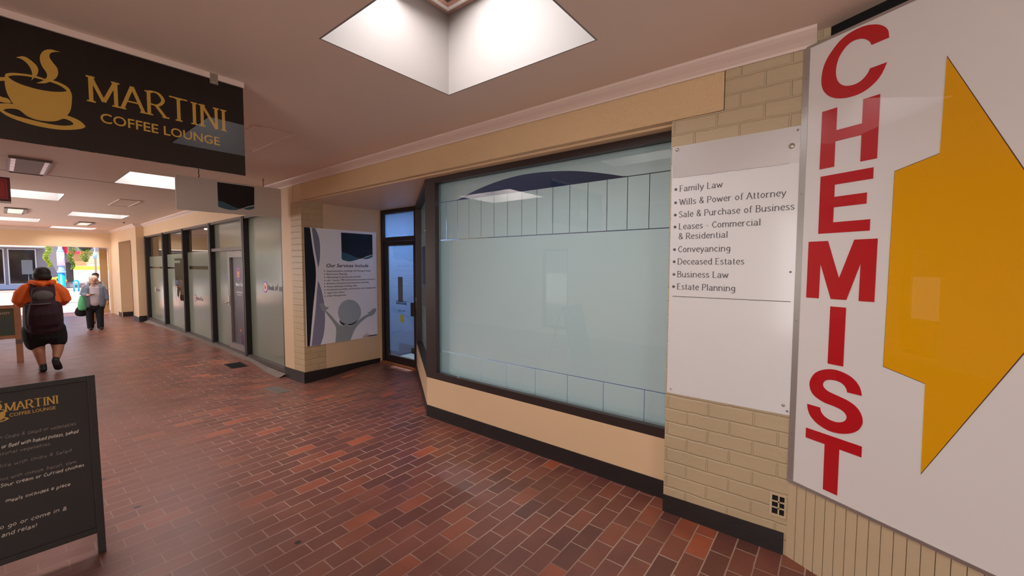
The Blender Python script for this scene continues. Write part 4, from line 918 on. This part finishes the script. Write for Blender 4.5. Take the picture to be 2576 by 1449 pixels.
# ================================================================== CHALKBOARD
a93 = math.radians(93); bdv = Vector((math.sin(a93), math.cos(a93), 0)); bb = Vector((-math.cos(a93), math.sin(a93), 0))
bw = (bb*.215+Vector((0, 0, .96))).normalized(); bn = bdv.cross(bw).normalized()
SF = frame((.319, 3.152, 0), bdv, bw, bn)
t = thing('chalkboard', 'black A-frame chalkboard with a small gold cup logo and a handwritten menu', 'chalkboard', (0, 3.25, 0))
W_ = .64
mb = MB(); mb.fbox(SF, -.032, 0, 0, .984, -.025, .004, None, .002); mb.build('leg', M['boardframe'], t)
mb = MB(); mb.fbox(SF, -W_, -W_+.032, 0, .984, -.025, .004, None, .002); mb.build('leg', M['boardframe'], t)
MB().fbox(SF, -W_+.032, -.032, .955, .984, -.025, .004, None, .002).build('top_rail', M['boardframe'], t)
MB().fbox(SF, -W_+.032, -.032, .112, .142, -.025, .004, None, .002).build('bottom_rail', M['boardframe'], t)
MB().fbox(SF, -W_+.032, -.032, .142, .955, -.018, -.006).build('panel', M['chalkboard'], t)
top = SF(0, .984, -.03); bk = (Vector((.315, 3.152+.50, 0)))
for u in (-.02, -W_+.02):
    p = SF(u, .975, -.035); q = Vector((p.x, p.y+.27, .005)); MB().tube([p, q], .014, 6).build('back_leg', M['boardframe'], t)
mb = MB(); strokes(mb, SF, 'MARTINI', -.334, .857, .19, .043, .006, True, -.0045); mb.build('lettering', M['gold'], t)
sans(SF, 'COFFEE LOUNGE', -.319, .828, .161, .0165, M['gold'], t, 'lettering', -.0045, .012)
sc_ = .235; ox, oz = -.385, .8875-.0
CX = lambda p: (-.345+(p[0]-.218)*sc_, .857+(p[1]-2.458)*sc_*1.15)
mb = MB()
for k in ('body', 'rim', 'handle', 'steam1', 'steam2'): mb.poly(SF, [CX(p) for p in CUP[k]], -.006, -.0045)
mb.poly(SF, [CX(p) for p in CUP['saucer']], -.006, -.0047, None, [[CX(p) for p in CUP['hole']]]); mb.build('cup_emblem', M['gold'], t)
def chalk(s_, x1, z, w_, cap, dim, sl=.18):
    mb = MB(); random.seed(len(s_)); strokes(mb, SF, s_, x1-w_, z, w_, cap*.86,   .0026 if not dim else .0022, False, -.0045, sl, .002); mb.build('handwriting', M['chalkdim'] if dim else M['chalk'], t)
chalk('with Chips & Salad or vegetables', -.085, .722, .30, .019, True)
chalk('Pork or Beef with baked potato, baked', -.079, .676, .315, .020, False)
chalk('seasonal vegetables', -.185, .643, .20, .017, True)
chalk('Slice with chips & Salad', -.108, .582, .265, .018, True)
chalk('nachos with cheese, bacon, slaw,', -.089, .517, .31, .018, True)
chalk('& Sour cream or Curried chicken', -.065, .486, .315, .0185, False)
chalk('meals includes a piece', -.121, .405, .225, .018, False)
chalk('to go or come in &', -.139, .283, .24, .021, False)
chalk('and relax!', -.246, .243, .118, .022, False)

# ================================================================== LUNCHEON BOARD beyond
EF = frame((0, 10.46, 0), (1, 0, 0), (0, .13, 1), (0, -1, .13))
t = thing('menu_easel', 'wooden framed green menu board headed luncheon, behind the man in orange', 'menu board', (-.1, 10.5, 0))
for u in (.145, -.62): MB().fbox(EF, u, u+.075, 0, .96, -.03, .0, None, .003).build('leg', M['wood'], t)
MB().fbox(EF, -.545, .145, .89, .945, -.025, -.003).build('top_rail', M['wood'], t)
MB().fbox(EF, -.545, .145, .395, .45, -.025, -.003).build('bottom_rail', M['wood'], t)
MB().fbox(EF, .145, .22, .30, .372, -.033, .003).build('metal_bracket', M['fixture'], t)
MB().fbox(EF, -.545, .145, .45, .89, -.02, -.01).build('panel', M['greenboard'], t)
sans(EF, 'Luncheon', -.21, .80, .31, .05, M['chalk'], t, 'lettering', -.008, .01)
mb = MB()
for k in range(8): disc(mb, EF, -.03, .745-.037*k, .012, -.008, None, 8); mb.fbox(EF, .0, .125, .737-.037*k, .752-.037*k, -.01, -.008)
mb.build('price_column', M['teal'], t)
mb = MB()
for k, w_ in enumerate((.16, .12, .13, .0, .2, .15, .14, .18)):
    if w_: mb.fbox(EF, -.3, -.3+w_, .737-.037*k, .748-.037*k, -.01, -.008)
mb.build('menu_lines', M['chalkdim'], t)

# ================================================================== PEOPLE
def loft(mb, path, n=14):
    """closed tapered limb: path of (point, radius or (rx, ry))"""
    P_ = [Vector(p[0]) for p in path]; rings = []
    for i, p in enumerate(P_):
        t = (P_[min(i+1, len(P_)-1)]-P_[max(i-1, 0)]).normalized()
        ref = Vector((1, 0, 0)) if abs(t.x) < .8 else Vector((0, 1, 0))
        b = t.cross(ref).normalized(); a = b.cross(t).normalized()
        r = path[i][1]; ra, rb = r if isinstance(r, tuple) else (r, r)
        rings.append([mb.bm.verts.new(p+a*ra*math.cos(2*math.pi*k/n)+b*rb*math.sin(2*math.pi*k/n)) for k in range(n)])
    for q, w in zip(rings, rings[1:]):
        for k in range(n): mb.bm.faces.new([q[k], q[(k+1) % n], w[(k+1) % n], w[k]])
    mb.bm.faces.new(rings[0][::-1]); mb.bm.faces.new(rings[-1])
    for i in (0, -1):
        r = path[i][1]; ra, rb = r if isinstance(r, tuple) else (r, r)
        mb.ell(P_[i], (ra*.98, max(ra, rb)*.8 if abs((P_[1]-P_[0]).normalized().z) < .6 else rb*.98, min(ra, rb)*.98), 8)
    return mb
def fuse(mb, name, m, parent, voxel=.009, smooth=3, **tags):
    """one continuous skin over overlapping lofts"""
    o = mb.build(name, m, None)
    r = o.modifiers.new('r', 'REMESH'); r.mode = 'VOXEL'; r.voxel_size = voxel
    s_ = o.modifiers.new('s', 'SMOOTH'); s_.iterations = smooth; s_.factor = .6
    dg = bpy.context.evaluated_depsgraph_get(); me = bpy.data.meshes.new_from_object(o.evaluated_get(dg)); me.name = name
    old = o.data; o.modifiers.clear(); o.data = me; bpy.data.meshes.remove(old)
    me.materials.clear(); me.materials.append(m)
    for p in me.polygons: p.use_smooth = True
    if parent: o.parent = parent; o.matrix_parent_inverse = parent.matrix_world.inverted()
    for k, v in tags.items(): o[k] = v
    return o
def hand(mb, wrist, d, pn, s=1.0, curl=.5, thumb=1):
    """palm, four bent fingers of unequal length and a thumb; d = direction of the fingers, pn = palm normal"""
    w = Vector(wrist); d = Vector(d).normalized(); pn = Vector(pn).normalized(); sd = d.cross(pn).normalized()
    pc = w+d*.045*s
    loft(mb, [(w-d*.015*s, .022*s), (w+d*.02*s, (.030*s, .019*s)), (pc, (.034*s, .018*s)), (w+d*.075*s, (.034*s, .015*s))], 10)
    for i, L in enumerate((.062, .072, .067, .052)):
        b0 = w+d*.078*s+sd*(-.027+.018*i)*s; a = b0+d*L*.45*s+pn*L*.16*curl*s; e = a+(d*(1-curl*.6)+pn*curl).normalized()*L*.55*s
        loft(mb, [(b0-d*.015*s, .0095*s), (a, .0088*s), (e, .0075*s)], 8)
    tb = w+d*.022*s-sd*thumb*.026*s; tm = tb+(d*.6-sd*thumb*.8).normalized()*.036*s; te = tm+(d*.95-sd*thumb*.25+pn*.3).normalized()*.03*s
    loft(mb, [(tb, .012*s), (tm, .0105*s), (te, .009*s)], 8)

# ---- man in the orange hooded top, walking away (faces +Y)
ox, oy, oz = .405, 9.22, 0.0
def p_(x, y, z): return Vector((ox+x, oy+y, oz+z))
man = thing('person', 'person in an orange hooded top and black shorts walking away with a backpack', 'person', (ox, oy, 0))
mb = MB()
loft(mb, [(p_(.0, .03, .62), (.15, .12)), (p_(0, .02, .80), (.175, .14)), (p_(0, .0, .98), (.17, .13)), (p_(0, 0, 1.14), (.18, .12)), (p_(0, .01, 1.25), (.15, .10)), (p_(0, .02, 1.33), (.06, .06)), (p_(.01, .035, 1.40), (.055, .06))])
mb.ell(p_(.012, .05, 1.455), (.072, .09, .10), 12)
mb.ell(p_(.012, .135, 1.45), (.014, .022, .02), 6); mb.ell(p_(-.062, .05, 1.45), (.012, .02, .03), 6); mb.ell(p_(.088, .05, 1.45), (.012, .02, .03), 6)
mb.ell(p_(.012, .11, 1.395), (.04, .03, .025), 6)
for s_ in (-1, 1):   # arms bent forwards
    loft(mb, [(p_(.16*s_, .0, 1.24), .06), (p_(.225*s_, -.0, 1.09), .052), (p_(.16*s_, .16, 1.04), .04), (p_(.10*s_, .25, 1.07), .03)])
    hand(mb, p_(.10*s_, .25, 1.07), (-.5*s_, .7, .2), (0, -.3, -1), .85, .6, s_)
# legs: left stands, right trails with its toe down
loft(mb, [(p_(-.09, .02, .66), .115), (p_(-.075, .035, .42), .078), (p_(-.062, .0, .30), (.062, .07)), (p_(-.045, -.01, .16), .046), (p_(-.035, .0, .07), .038)])
loft(mb, [(p_(.09, .03, .66), .115), (p_(.13, .05, .42), .08), (p_(.125, .0, .31), (.06, .068)), (p_(.105, -.06, .22), .045), (p_(.09, -.10, .165), .036)])
fuse(mb, 'body', M['skin'], man)
mb = MB()
loft(mb, [(p_(0, .02, .74), (.185, .15)), (p_(0, .01, .90), (.195, .155)), (p_(0, 0, 1.05), (.19, .145)), (p_(0, 0, 1.18), (.19, .13)), (p_(0, .01, 1.27), (.145, .105)), (p_(0, .015, 1.33), (.085, .08))])
for s_ in (-1, 1):
    loft(mb, [(p_(.14*s_, .0, 1.25), .078), (p_(.20*s_, -.005, 1.17), .078), (p_(.232*s_, -.01, 1.075), .066), (p_(.205*s_, .08, 1.03), .062), (p_(.13*s_, .20, 1.05), .05)])
loft(mb, [(p_(-.10, -.03, 1.345), .035), (p_(-.05, -.10, 1.325), .04), (p_(.01, -.125, 1.30), .042), (p_(.07, -.10, 1.325), .04), (p_(.115, -.03, 1.345), .035), (p_(.06, .07, 1.34), .03), (p_(-.05, .07, 1.34), .03), (p_(-.10, -.03, 1.345), .035)], 10)
fuse(mb, 'hooded_top', M['orange'], man)
mb = MB()
loft(mb, [(p_(0, .02, .56), (.19, .155)), (p_(0, .02, .68), (.205, .165)), (p_(0, .01, .80), (.20, .16))])
loft(mb, [(p_(-.10, .03, .64), .125), (p_(-.105, .04, .52), .115), (p_(-.09, .035, .425), (.105, .10))])
loft(mb, [(p_(.10, .03, .64), .125), (p_(.125, .045, .52), .113), (p_(.135, .04, .45), (.10, .10))])
fuse(mb, 'shorts', M['blackcloth'], man)
mb = MB(); mb.ell(p_(.012, .02, 1.475), (.09, .095, .095), 12); mb.ell(p_(.012, -.015, 1.42), (.085, .07, .065), 10); mb.ell(p_(.055, -.01, 1.41), (.055, .06, .05), 8); mb.ell(p_(-.05, .0, 1.43), (.04, .06, .06), 8)
fuse(mb, 'hair', M['hair'], man, .008)
mb = MB(); loft(mb, [(p_(-.035, -.045, .045), (.042, .04)), (p_(-.037, .05, .04), (.045, .036)), (p_(-.04, .15, .032), (.045, .028))]); loft(mb, [(p_(-.035, -.03, .05), .042), (p_(-.035, -.02, .105), .042)])
fuse(mb, 'shoe', M['shoe'], man)
mb = MB(); loft(mb, [(p_(.085, -.115, .175), (.040, .04)), (p_(.10, -.12, .11), (.046, .036)), (p_(.115, -.085, .045), (.046, .03))]); loft(mb, [(p_(.09, -.10, .18), .04), (p_(.098, -.075, .20), .04)])
sh = fuse(mb, 'shoe', M['shoe'], man)
mb = MB(); loft(mb, [(p_(.083, -.145, .185), (.036, .012)), (p_(.10, -.148, .11), (.042, .012)), (p_(.117, -.112, .04), (.042, .012))]); fuse(mb, 'sole', M['sole'], sh, .006)
bp = thing('backpack', 'dark backpack with a grey panel on the back of the person in orange', 'backpack', p_(0, -.2, .8))
mb = MB(); loft(mb, [(p_(0, -.16, .74), (.165, .06)), (p_(0, -.18, .88), (.165, .085)), (p_(0, -.185, 1.02), (.14, .085)), (p_(0, -.175, 1.08), (.118, .075)), (p_(0, -.17, 1.17), (.122, .07)), (p_(0, -.15, 1.235), (.112, .05))]); fuse(mb, 'sack', M['maroon'], bp)
mb = MB(); mb.ell(p_(0, -.225, 1.15), (.10, .035, .075), 12); mb.build('front_panel', M['greymesh'], bp)
for s_ in (-1, 1):
    mb = MB(); loft(mb, [(p_(.10*s_, -.15, 1.14), (.03, .014)), (p_(.098*s_, -.127, 1.22), (.032, .014)), (p_(.092*s_, -.10, 1.28), (.032, .014)), (p_(.09*s_, -.05, 1.32), (.03, .014)), (p_(.092*s_, .02, 1.325), (.028, .014)), (p_(.10*s_, .12, 1.26), (.026, .012)), (p_(.11*s_, .15, 1.10), (.024, .012)), (p_(.14*s_, .05, .98), (.02, .012))], 10); fuse(mb, 'strap', M['maroon'], bp, .008)
mb = MB(); loft(mb, [(p_(-.16, -.2, 1.03), .008), (p_(-.05, -.275, 1.03), .009), (p_(.06, -.275, 1.035), .009)], 8); mb.build('buckle_strap', M['greymesh'], bp)
# shirt tail hanging below the pack
mb = MB(); loft(mb, [(p_(.0, -.02, .68), (.195, .165)), (p_(0, -.02, .76), (.203, .168)), (p_(0, -.01, .9), (.20, .165)), (p_(0, -.01, 1.0), (.196, .155))]); fuse(mb, 'jacket_tail', M['maroon'], man)

# ---- elderly woman walking towards the camera (faces -Y)
FACE = []
def face_marks(par):
    f = FACE[-1]
    for c in f[:2]: MB().ell(c, (.011, .008, .007), 6).build('eye', M['darkframe'], par)
    MB().ell(f[2], (.022, .008, .006), 6).build('mouth', M['lips'], par)
def woman(ox, oy, oz, lead, top, inner, trousers, hairm, sk, hh, phone):
    q = lambda x, y, z: Vector((ox+x, oy+y, oz+z*hh))
    mb = MB()
    loft(mb, [(q(0, 0, .78), (.15, .12)), (q(0, 0, .98), (.14, .11)), (q(0, 0, 1.15), (.15, .10)), (q(0, 0, 1.20), (.06, .055)), (q(0, -.03, 1.26), (.05, .05))])
    mb.ell(q(0, -.05, 1.325), (.068, .085, .095), 12)
    mb.ell(q(0, -.135, 1.31), (.013, .02, .018), 6); mb.ell(q(-.065, -.04, 1.32), (.012, .02, .028), 6); mb.ell(q(.065, -.04, 1.32), (.012, .02, .028), 6); mb.ell(q(0, -.105, 1.255), (.038, .035, .024), 6)
    FACE.append([q(s_*.026, -.128, 1.335) for s_ in (-1, 1)]+[q(0, -.128, 1.282)])
    for s_ in (-1, 1):
        loft(mb, [(q(.08*s_, 0, .78), .095), (q(.085*s_, -.03*s_*lead, .42), .062), (q(.08*s_, -.09*s_*lead, .06), .038)])
    loft(mb, [(q(.165, 0, 1.14), .05), (q(.21, -.02, .92), .042), (q(.235, -.06, .74), .03)]); hand(mb, q(.235, -.06, .74), (.05, -.1, -1), (-1, 0, 0), .9, .45, 1)
    if phone:
        loft(mb, [(q(-.165, 0, 1.14), .05), (q(-.20, -.02, .95), .042), (q(-.12, -.2, .93), .03)]); hand(mb, q(-.12, -.2, .93), (.9, -.3, .1), (0, 0, 1), .9, .5, -1)
    else:
        loft(mb, [(q(-.165, 0, 1.14), .05), (q(-.21, -.02, .92), .042), (q(-.22, -.05, .74), .03)]); hand(mb, q(-.22, -.05, .74), (0, -.1, -1), (1, 0, 0), .9, .45, -1)
    return q, mb
lx, ly = 1.535, 15.0; lz = fz(lx, ly); hh = .975
lady = thing('person', 'elderly person with pale hair in a grey denim jacket, carrying a green bag', 'person', (lx, ly, lz))
q, mb = woman(lx, ly, lz, .6, 0, 0, 0, 0, 0, hh, True); fuse(mb, 'body', M['skin2'], lady); face_marks(lady)
mb = MB(); loft(mb, [(q(0, -.015, .70), (.12, .12)), (q(0, -.01, .95), (.15, .125)), (q(0, -.005, 1.12), (.145, .108)), (q(0, -.005, 1.19), (.07, .06))]); fuse(mb, 'knit_top', M['lavender'], lady)
mb = MB()
for s_ in (-1, 1):
    loft(mb, [(q(.125*s_, .0, .66), (.085, .125)), (q(.125*s_, .0, .9), (.085, .125)), (q(.115*s_, 0, 1.1), (.08, .105)), (q(.08*s_, .01, 1.19), (.045, .06))])
loft(mb, [(q(0, .07, .66), (.16, .06)), (q(0, .065, .95), (.16, .06)), (q(0, .05, 1.18), (.11, .045))])
loft(mb, [(q(.15, 0, 1.13), .062), (q(.205, -.02, .93), .056), (q(.228, -.05, .80), .046)]); loft(mb, [(q(-.15, 0, 1.13), .062), (q(-.205, -.02, .96), .056), (q(-.15, -.15, .93), .044)])
fuse(mb, 'denim_jacket', M['denim'], lady)
mb = MB(); loft(mb, [(q(0, .0, .60), (.15, .115)), (q(0, .0, .76), (.15, .12))])
for s_ in (-1, 1): loft(mb, [(q(.08*s_, 0, .68), .098), (q(.088*s_, -.02*s_, .42), .078), (q(.085*s_, -.05*s_, .07), .066)])
fuse(mb, 'trousers', M['blackcloth'], lady)
mb = MB(); mb.ell(q(0, -.03, 1.36), (.083, .092, .08), 12); mb.ell(q(0, .01, 1.31), (.082, .065, .075), 10); fuse(mb, 'hair', M['greyhair'], lady, .008)
for s_ in (-1, 1):
    mb = MB(); loft(mb, [(q(.085*s_, -.0-.05*s_, .04), (.042, .038)), (q(.09*s_, -.12-.05*s_, .035), (.042, .03))]); fuse(mb, 'shoe', M['shoe'], lady)
pz = q(-.05, -.27, .945); mb = MB(); mb.box((pz.x-.045, pz.y-.06, pz.z), (pz.x+.045, pz.y+.07, pz.z+.009), None, .003)
mb.build('phone', M['darkframe'], None, label='phone held in the hand of the elderly person in denim', category='phone')
def bag(name, label, c, w, d, h, m, hand_):
    t = thing(name, label, 'bag', (c[0], c[1], c[2]))
    mb = MB(); c = Vector(c)
    loft(mb, [(c, (w*.46, d*.5)), (c+Vector((0, 0, h*.3)), (w*.5, d*.55)), (c+Vector((.01, 0, h*.7)), (w*.44, d*.45)), (c+Vector((.02, 0, h)), (w*.34, d*.22))], 14); fuse(mb, 'sack', m, t, .009)
    mb = MB(); mb.tube([c+Vector((-w*.22, 0, h*.95)), Vector(hand_)+Vector((-.02, 0, 0)), Vector(hand_)+Vector((.03, 0, .005)), c+Vector((w*.3, 0, h*.95))], .008, 6); mb.build('handle', m, t)
bag('shopping_bag', 'green shopping bag hanging from the arm of the elderly person', q(-.225, -.08, .58), .17, .10, .31, M['greenbag'], q(-.165, -.11, .985))
bag('handbag', 'dark bag hanging below the green shopping bag', q(-.23, .05, .43), .26, .12, .18, M['blackcloth'], q(-.20, .02, .93))
# ---- person behind
sx_, sy_ = 1.80, 17.1; sz_ = fz(sx_, sy_)
fol = thing('person', 'person in a pale grey shirt mostly hidden behind the elderly person in denim', 'person', (sx_, sy_, sz_))
q, mb = woman(sx_, sy_, sz_, -.8, 0, 0, 0, 0, 0, 1.04, False); fuse(mb, 'body', M['skin'], fol); face_marks(fol)
mb = MB(); loft(mb, [(q(0, 0, .70), (.17, .13)), (q(0, 0, .95), (.175, .13)), (q(0, 0, 1.1), (.17, .115)), (q(0, 0, 1.19), (.08, .07))])
for s_ in (-1, 1): loft(mb, [(q(.155*s_, 0, 1.13), .066), (q(.20*s_, -.01, .97), .058)])
fuse(mb, 'shirt', M['shirt'], fol)
mb = MB(); loft(mb, [(q(0, 0, .62), (.16, .125)), (q(0, 0, .76), (.165, .13))])
for s_ in (-1, 1): loft(mb, [(q(.085*s_, 0, .68), .10), (q(.09*s_, .02*s_, .45), .085)])
fuse(mb, 'shorts', M['maroon'], fol)
mb = MB(); mb.ell(q(0, -.03, 1.365), (.08, .09, .07), 12); mb.ell(q(0, .02, 1.32), (.078, .06, .07), 10); fuse(mb, 'hair', M['hair'], fol, .008)
for s_ in (-1, 1):
    mb = MB(); loft(mb, [(q(.085*s_, .03+.07*s_, .04), (.042, .038)), (q(.09*s_, -.09+.07*s_, .035), (.042, .03))]); fuse(mb, 'shoe', M['maroon'], fol)

# ================================================================== STREET
G1 = -.17
mb = MB(); mb.box((-30, YEND, -.4), (40, 28.2, G1), M['pinkpave']); struct(mb.build('floor_footpath', None), 'near footpath outside the arcade')
mb = MB(); mb.hexa([(-30, 28.2, -.5), (40, 28.2, -.5), (40, 39.2, -.5), (-30, 39.2, -.5), (-30, 28.2, -.24), (40, 28.2, -.24), (40, 39.2, -.12), (-30, 39.2, -.12)], M['asphalt']); struct(mb.build('floor_road', None), 'sunlit road')
mb = MB(); mb.hexa([(-30, 39.2, -.5), (40, 39.2, -.5), (40, 70, -.5), (-30, 70, -.5), (-30, 39.2, -.04), (40, 39.2, -.04), (40, 70, .0), (-30, 70, .0)], M['pinkpave']); struct(mb.build('floor_far_footpath', None), 'far footpath')
YF = 42.0
t = thing('shop_building', 'grey shop with wide dark windows across the street', 'building', (0, YF, 0))
mb = MB(); mb.box((-14, YF, 0), (3.35, YF+8, 5.5), M['greywall']); mb.build('wall', None, t)
MB().box((-14, YF-.35, 0), (2.05, YF, .30)).build('stall_riser', M['bluegrey'], t)
for x0, x1 in ((-6, .27), (.52, 1.62)):
    w = MB(); w.box((x0-.06, YF-.06, .30), (x1+.06, YF, 2.62)); w = w.build('window', M['paleframe'], t)
    MB().box((x0, YF-.075, .36), (x1, YF-.06, 2.56)).build('pane', M['shopglass'], w)
MB().box((-14, YF-2.4, 2.68), (2.0, YF, 2.80)).build('awning', M['paleframe'], t); MB().box((-14, YF-2.46, 2.70), (2.0, YF-2.4, 3.1)).build('awning_fascia', M['cream3'], t)
MB().box((3.0, YF-.05, .4), (3.34, YF, 1.75)).build('display_case', M['darkframe'], t)
mb = MB(); mb.box((2.85, YF-.12, .35), (3.02, YF, .55), M['bankorange'], .01); mb.box((2.85, YF-.122, .35), (3.02, YF-.1, .43), M['signred']); mb.build('orange_box', None, t)
MB().box((2.75, YF-1.5, 2.5), (3.75, YF, 3.3)).build('canopy', M['greywall'], t)
t = thing('window_display', 'grey green sign board on a stand inside the shop window across the street', 'sign', (1.25, YF-.12, .3))
mb = MB(); mb.box((1.02, YF-.13, .95), (1.5, YF-.09, 1.9), None, .015); mb.build('board', M['paper'], t); MB().tube([(1.3, YF-.11, .3), (1.3, YF-.11, .95)], .02, 6).build('post', M['steel'], t)
# round red street sign and red awning
t = thing('red_awning', 'red rounded awning sign below the dark canopy across the street', 'awning', (3.6, YF-1.7, 2.4)); RF3 = frame((0, YF-1.7, 0), (1, 0, 0), (0, 0, 1), (0, -1, 0))
mb = MB().poly(RF3, [(3.0, 2.50), (3.75, 2.49), (3.88, 2.43), (3.82, 2.36), (3.6, 2.31), (2.92, 2.33)], -.1, 0); mb.build('face', M['signred'], t)
# far cream building with steps
t = thing('far_building', 'cream building with a tan panel seen beyond the grey shop', 'building', (7, 58, 0))
MB().box((3.4, 58, 0), (16, 64, 6)).build('wall', M['cream3'], t); MB().box((4.6, 57.9, 1.6), (5.5, 58, 3.0)).build('tan_panel', M['browndoor'], t); MB().box((3.4, 57.6, 2.9), (16, 58, 3.4)).build('verandah', M['greywall'], t)
MB().box((4.4, 56.5, 1.1), (7.5, 56.9, 1.45)).build('yellow_band', M['yellowflower'], t)
for k in range(5): MB().box((4.2, 52.0+k*.7, .0), (8, 52.7+k*.7, .22*(k+1))).build('step', M['paleframe'], t)
# blue lamp post
SP = 27.6/24; zs = lambda z: 1.6+(z-1.6)*SP
px_, py_ = 1.59*SP, 27.6
def sp(prof): return [(r*SP, zs(z)) for r, z in prof]
t = thing('lamp_post', 'bright blue lamp post with a white wrapped section', 'lamp post', (px_, py_, G1))
MB().lathe((px_, py_), [(.17, G1), (.17, G1+.1), (.12, G1+.16)]+sp([(.095, 1.27)])).build('lower_shaft', M['blue'], t)
MB().lathe((px_, py_), sp([(.095, 1.27), (.125, 1.30), (.125, 1.325), (.085, 1.37), (.10, 1.40), (.075, 1.43), (.075, 1.56)])).build('collar', M['paleblue'], t)
MB().lathe((px_, py_), sp([(.105, 1.56), (.105, 2.08)])).build('wrap', M['lilacwhite'], t)
MB().lathe((px_, py_), sp([(.10, 2.08), (.105, 2.11), (.075, 2.19), (.06, 2.21), (.06, 3.6)])).build('upper_shaft', M['paleblue'], t)
mb = MB(); mb.tube([(px_-.9, py_, 3.2), (px_, py_, 3.5), (px_+.9, py_, 3.2)], .025, 8); mb.build('arm', M['blue'], t)
t = thing('round_sign', 'round red sign on the right of the blue lamp post', 'sign', (px_+.02, py_+.16, zs(2.2))); RF2 = frame((px_+.11, py_+.13, zs(2.22)), (1, 0, 0), (0, 0, 1), (0, -1, 0))
mb = MB(); disc(mb, RF2, 0, 0, .135, .03, None, 28, .24); mb.build('face', M['signred'], t); MB().tube([(px_, py_+.05, zs(2.22)), (px_+.06, py_+.14, zs(2.22))], .015, 8).build('bracket', M['steel'], t)
def basket(x, y, z0, z1, r, label, m, nleaf=1000):
    t = thing('hanging_plant', label, 'plant', (x, y, z1), 'hanging plants along the street'); random.seed(int(x*100)); mb = MB()
    for k in range(nleaf):
        f = random.random()**.8; z = z1-(z1-z0)*f; rr = r*(1-.75*f**1.5)*math.sqrt(random.random()); a = random.uniform(0, 6.283)
        c = Vector((x+rr*math.cos(a)+.05*math.sin(z*9), y+rr*math.sin(a), z)); s_ = random.uniform(.022, .045)
        u = Vector((random.uniform(-1, 1), random.uniform(-1, 1), random.uniform(-.6, .6))).normalized(); v = u.cross(Vector((random.uniform(-1, 1), random.uniform(-1, 1), 1))).normalized()
        mb.face([c-u*s_, c+v*s_*.6, c+u*s_, c-v*s_*.6])
    mb.build('foliage', m, t); mb = MB(); mb.lathe((x, y), [(r*.4, z1-.22), (r*.8, z1-.05), (r*.85, z1)], 14); mb.build('pot', M['darkframe'], t); MB().tube([(x, y, z1), (x, y, 3.2)], .012, 6).build('chain', M['rustwire'], t)
basket(1.25*SP, 27.6, zs(1.50), 2.9, .16, 'bright yellow green trailing plant hanging left of the blue lamp post', M['leaf2'])
basket(1.88*SP, 27.6, zs(1.42), 2.9, .16, 'green trailing plant hanging right of the blue lamp post', M['leaf'])
basket(3.05, 32.0, 1.75, 2.55, .34, 'dark green trailing plant near the grey post', M['leaf'], 800)
t = thing('slim_post', 'slim grey street post at the right of the arcade exit', 'post', (3.35, 31.5, G1)); MB().lathe((3.35, 31.5), [(.05, -.3), (.045, 1.9), (.07, 1.95), (.07, 2.3), (.04, 2.35), (.04, 3.2)], 12).build('shaft', M['steel'], t)
MB().tube([(3.35, 31.5, 3.15), (3.2, 31.7, 3.2), (3.05, 32.0, 3.2)], .03, 6).build('arm', M['steel'], t); MB().lathe((3.35, 31.5), [(.075, 1.95), (.075, 2.28)], 12).build('band', M['paleblue'], t)
t = thing('bike_rack', 'small bright blue hoop bicycle stand across the street', 'bicycle stand', (2.75, 33.5, .2)); mb = MB()
hoop = [(2.66, 33.5, -.1), (2.66, 33.5, .62)]+[(2.75-.09*math.cos(k*math.pi/8), 33.5, .62+.09*math.sin(k*math.pi/8)) for k in range(9)]+[(2.84, 33.5, .62), (2.84, 33.5, -.1)]
mb.tube(hoop, .035, 8); mb.build('hoop', M['blue'], t)
for z in (.2, .5): MB().tube([(2.62, 33.5, z), (2.88, 33.5, z)], .02, 6).build('bar', M['paleblue'], t)
t = thing('kerb_block', 'pale block below the blue bicycle stand', 'block', (2.78, 33.0, -.2)); MB().box((2.55, 32.7, -.3), (3.0, 33.3, .1), None, .02).build('block', M['paleframe'], t)
t = thing('flower_pot', 'pot of yellow flowers beside the blue lamp post', 'plant', (1.48, 26, G1)); mb = MB(); mb.lathe((1.5, 26), [(.07, G1), (.1, .6)], 12); mb.build('pot', M['darkframe'], t); mb = MB()
random.seed(3)
for k in range(40): mb.ell((1.5+random.uniform(-.09, .09), 26+random.uniform(-.09, .09), random.uniform(.62, 1.05)), (.035, .035, .035), 4)
mb.build('flowers', M['yellowflower'], t)
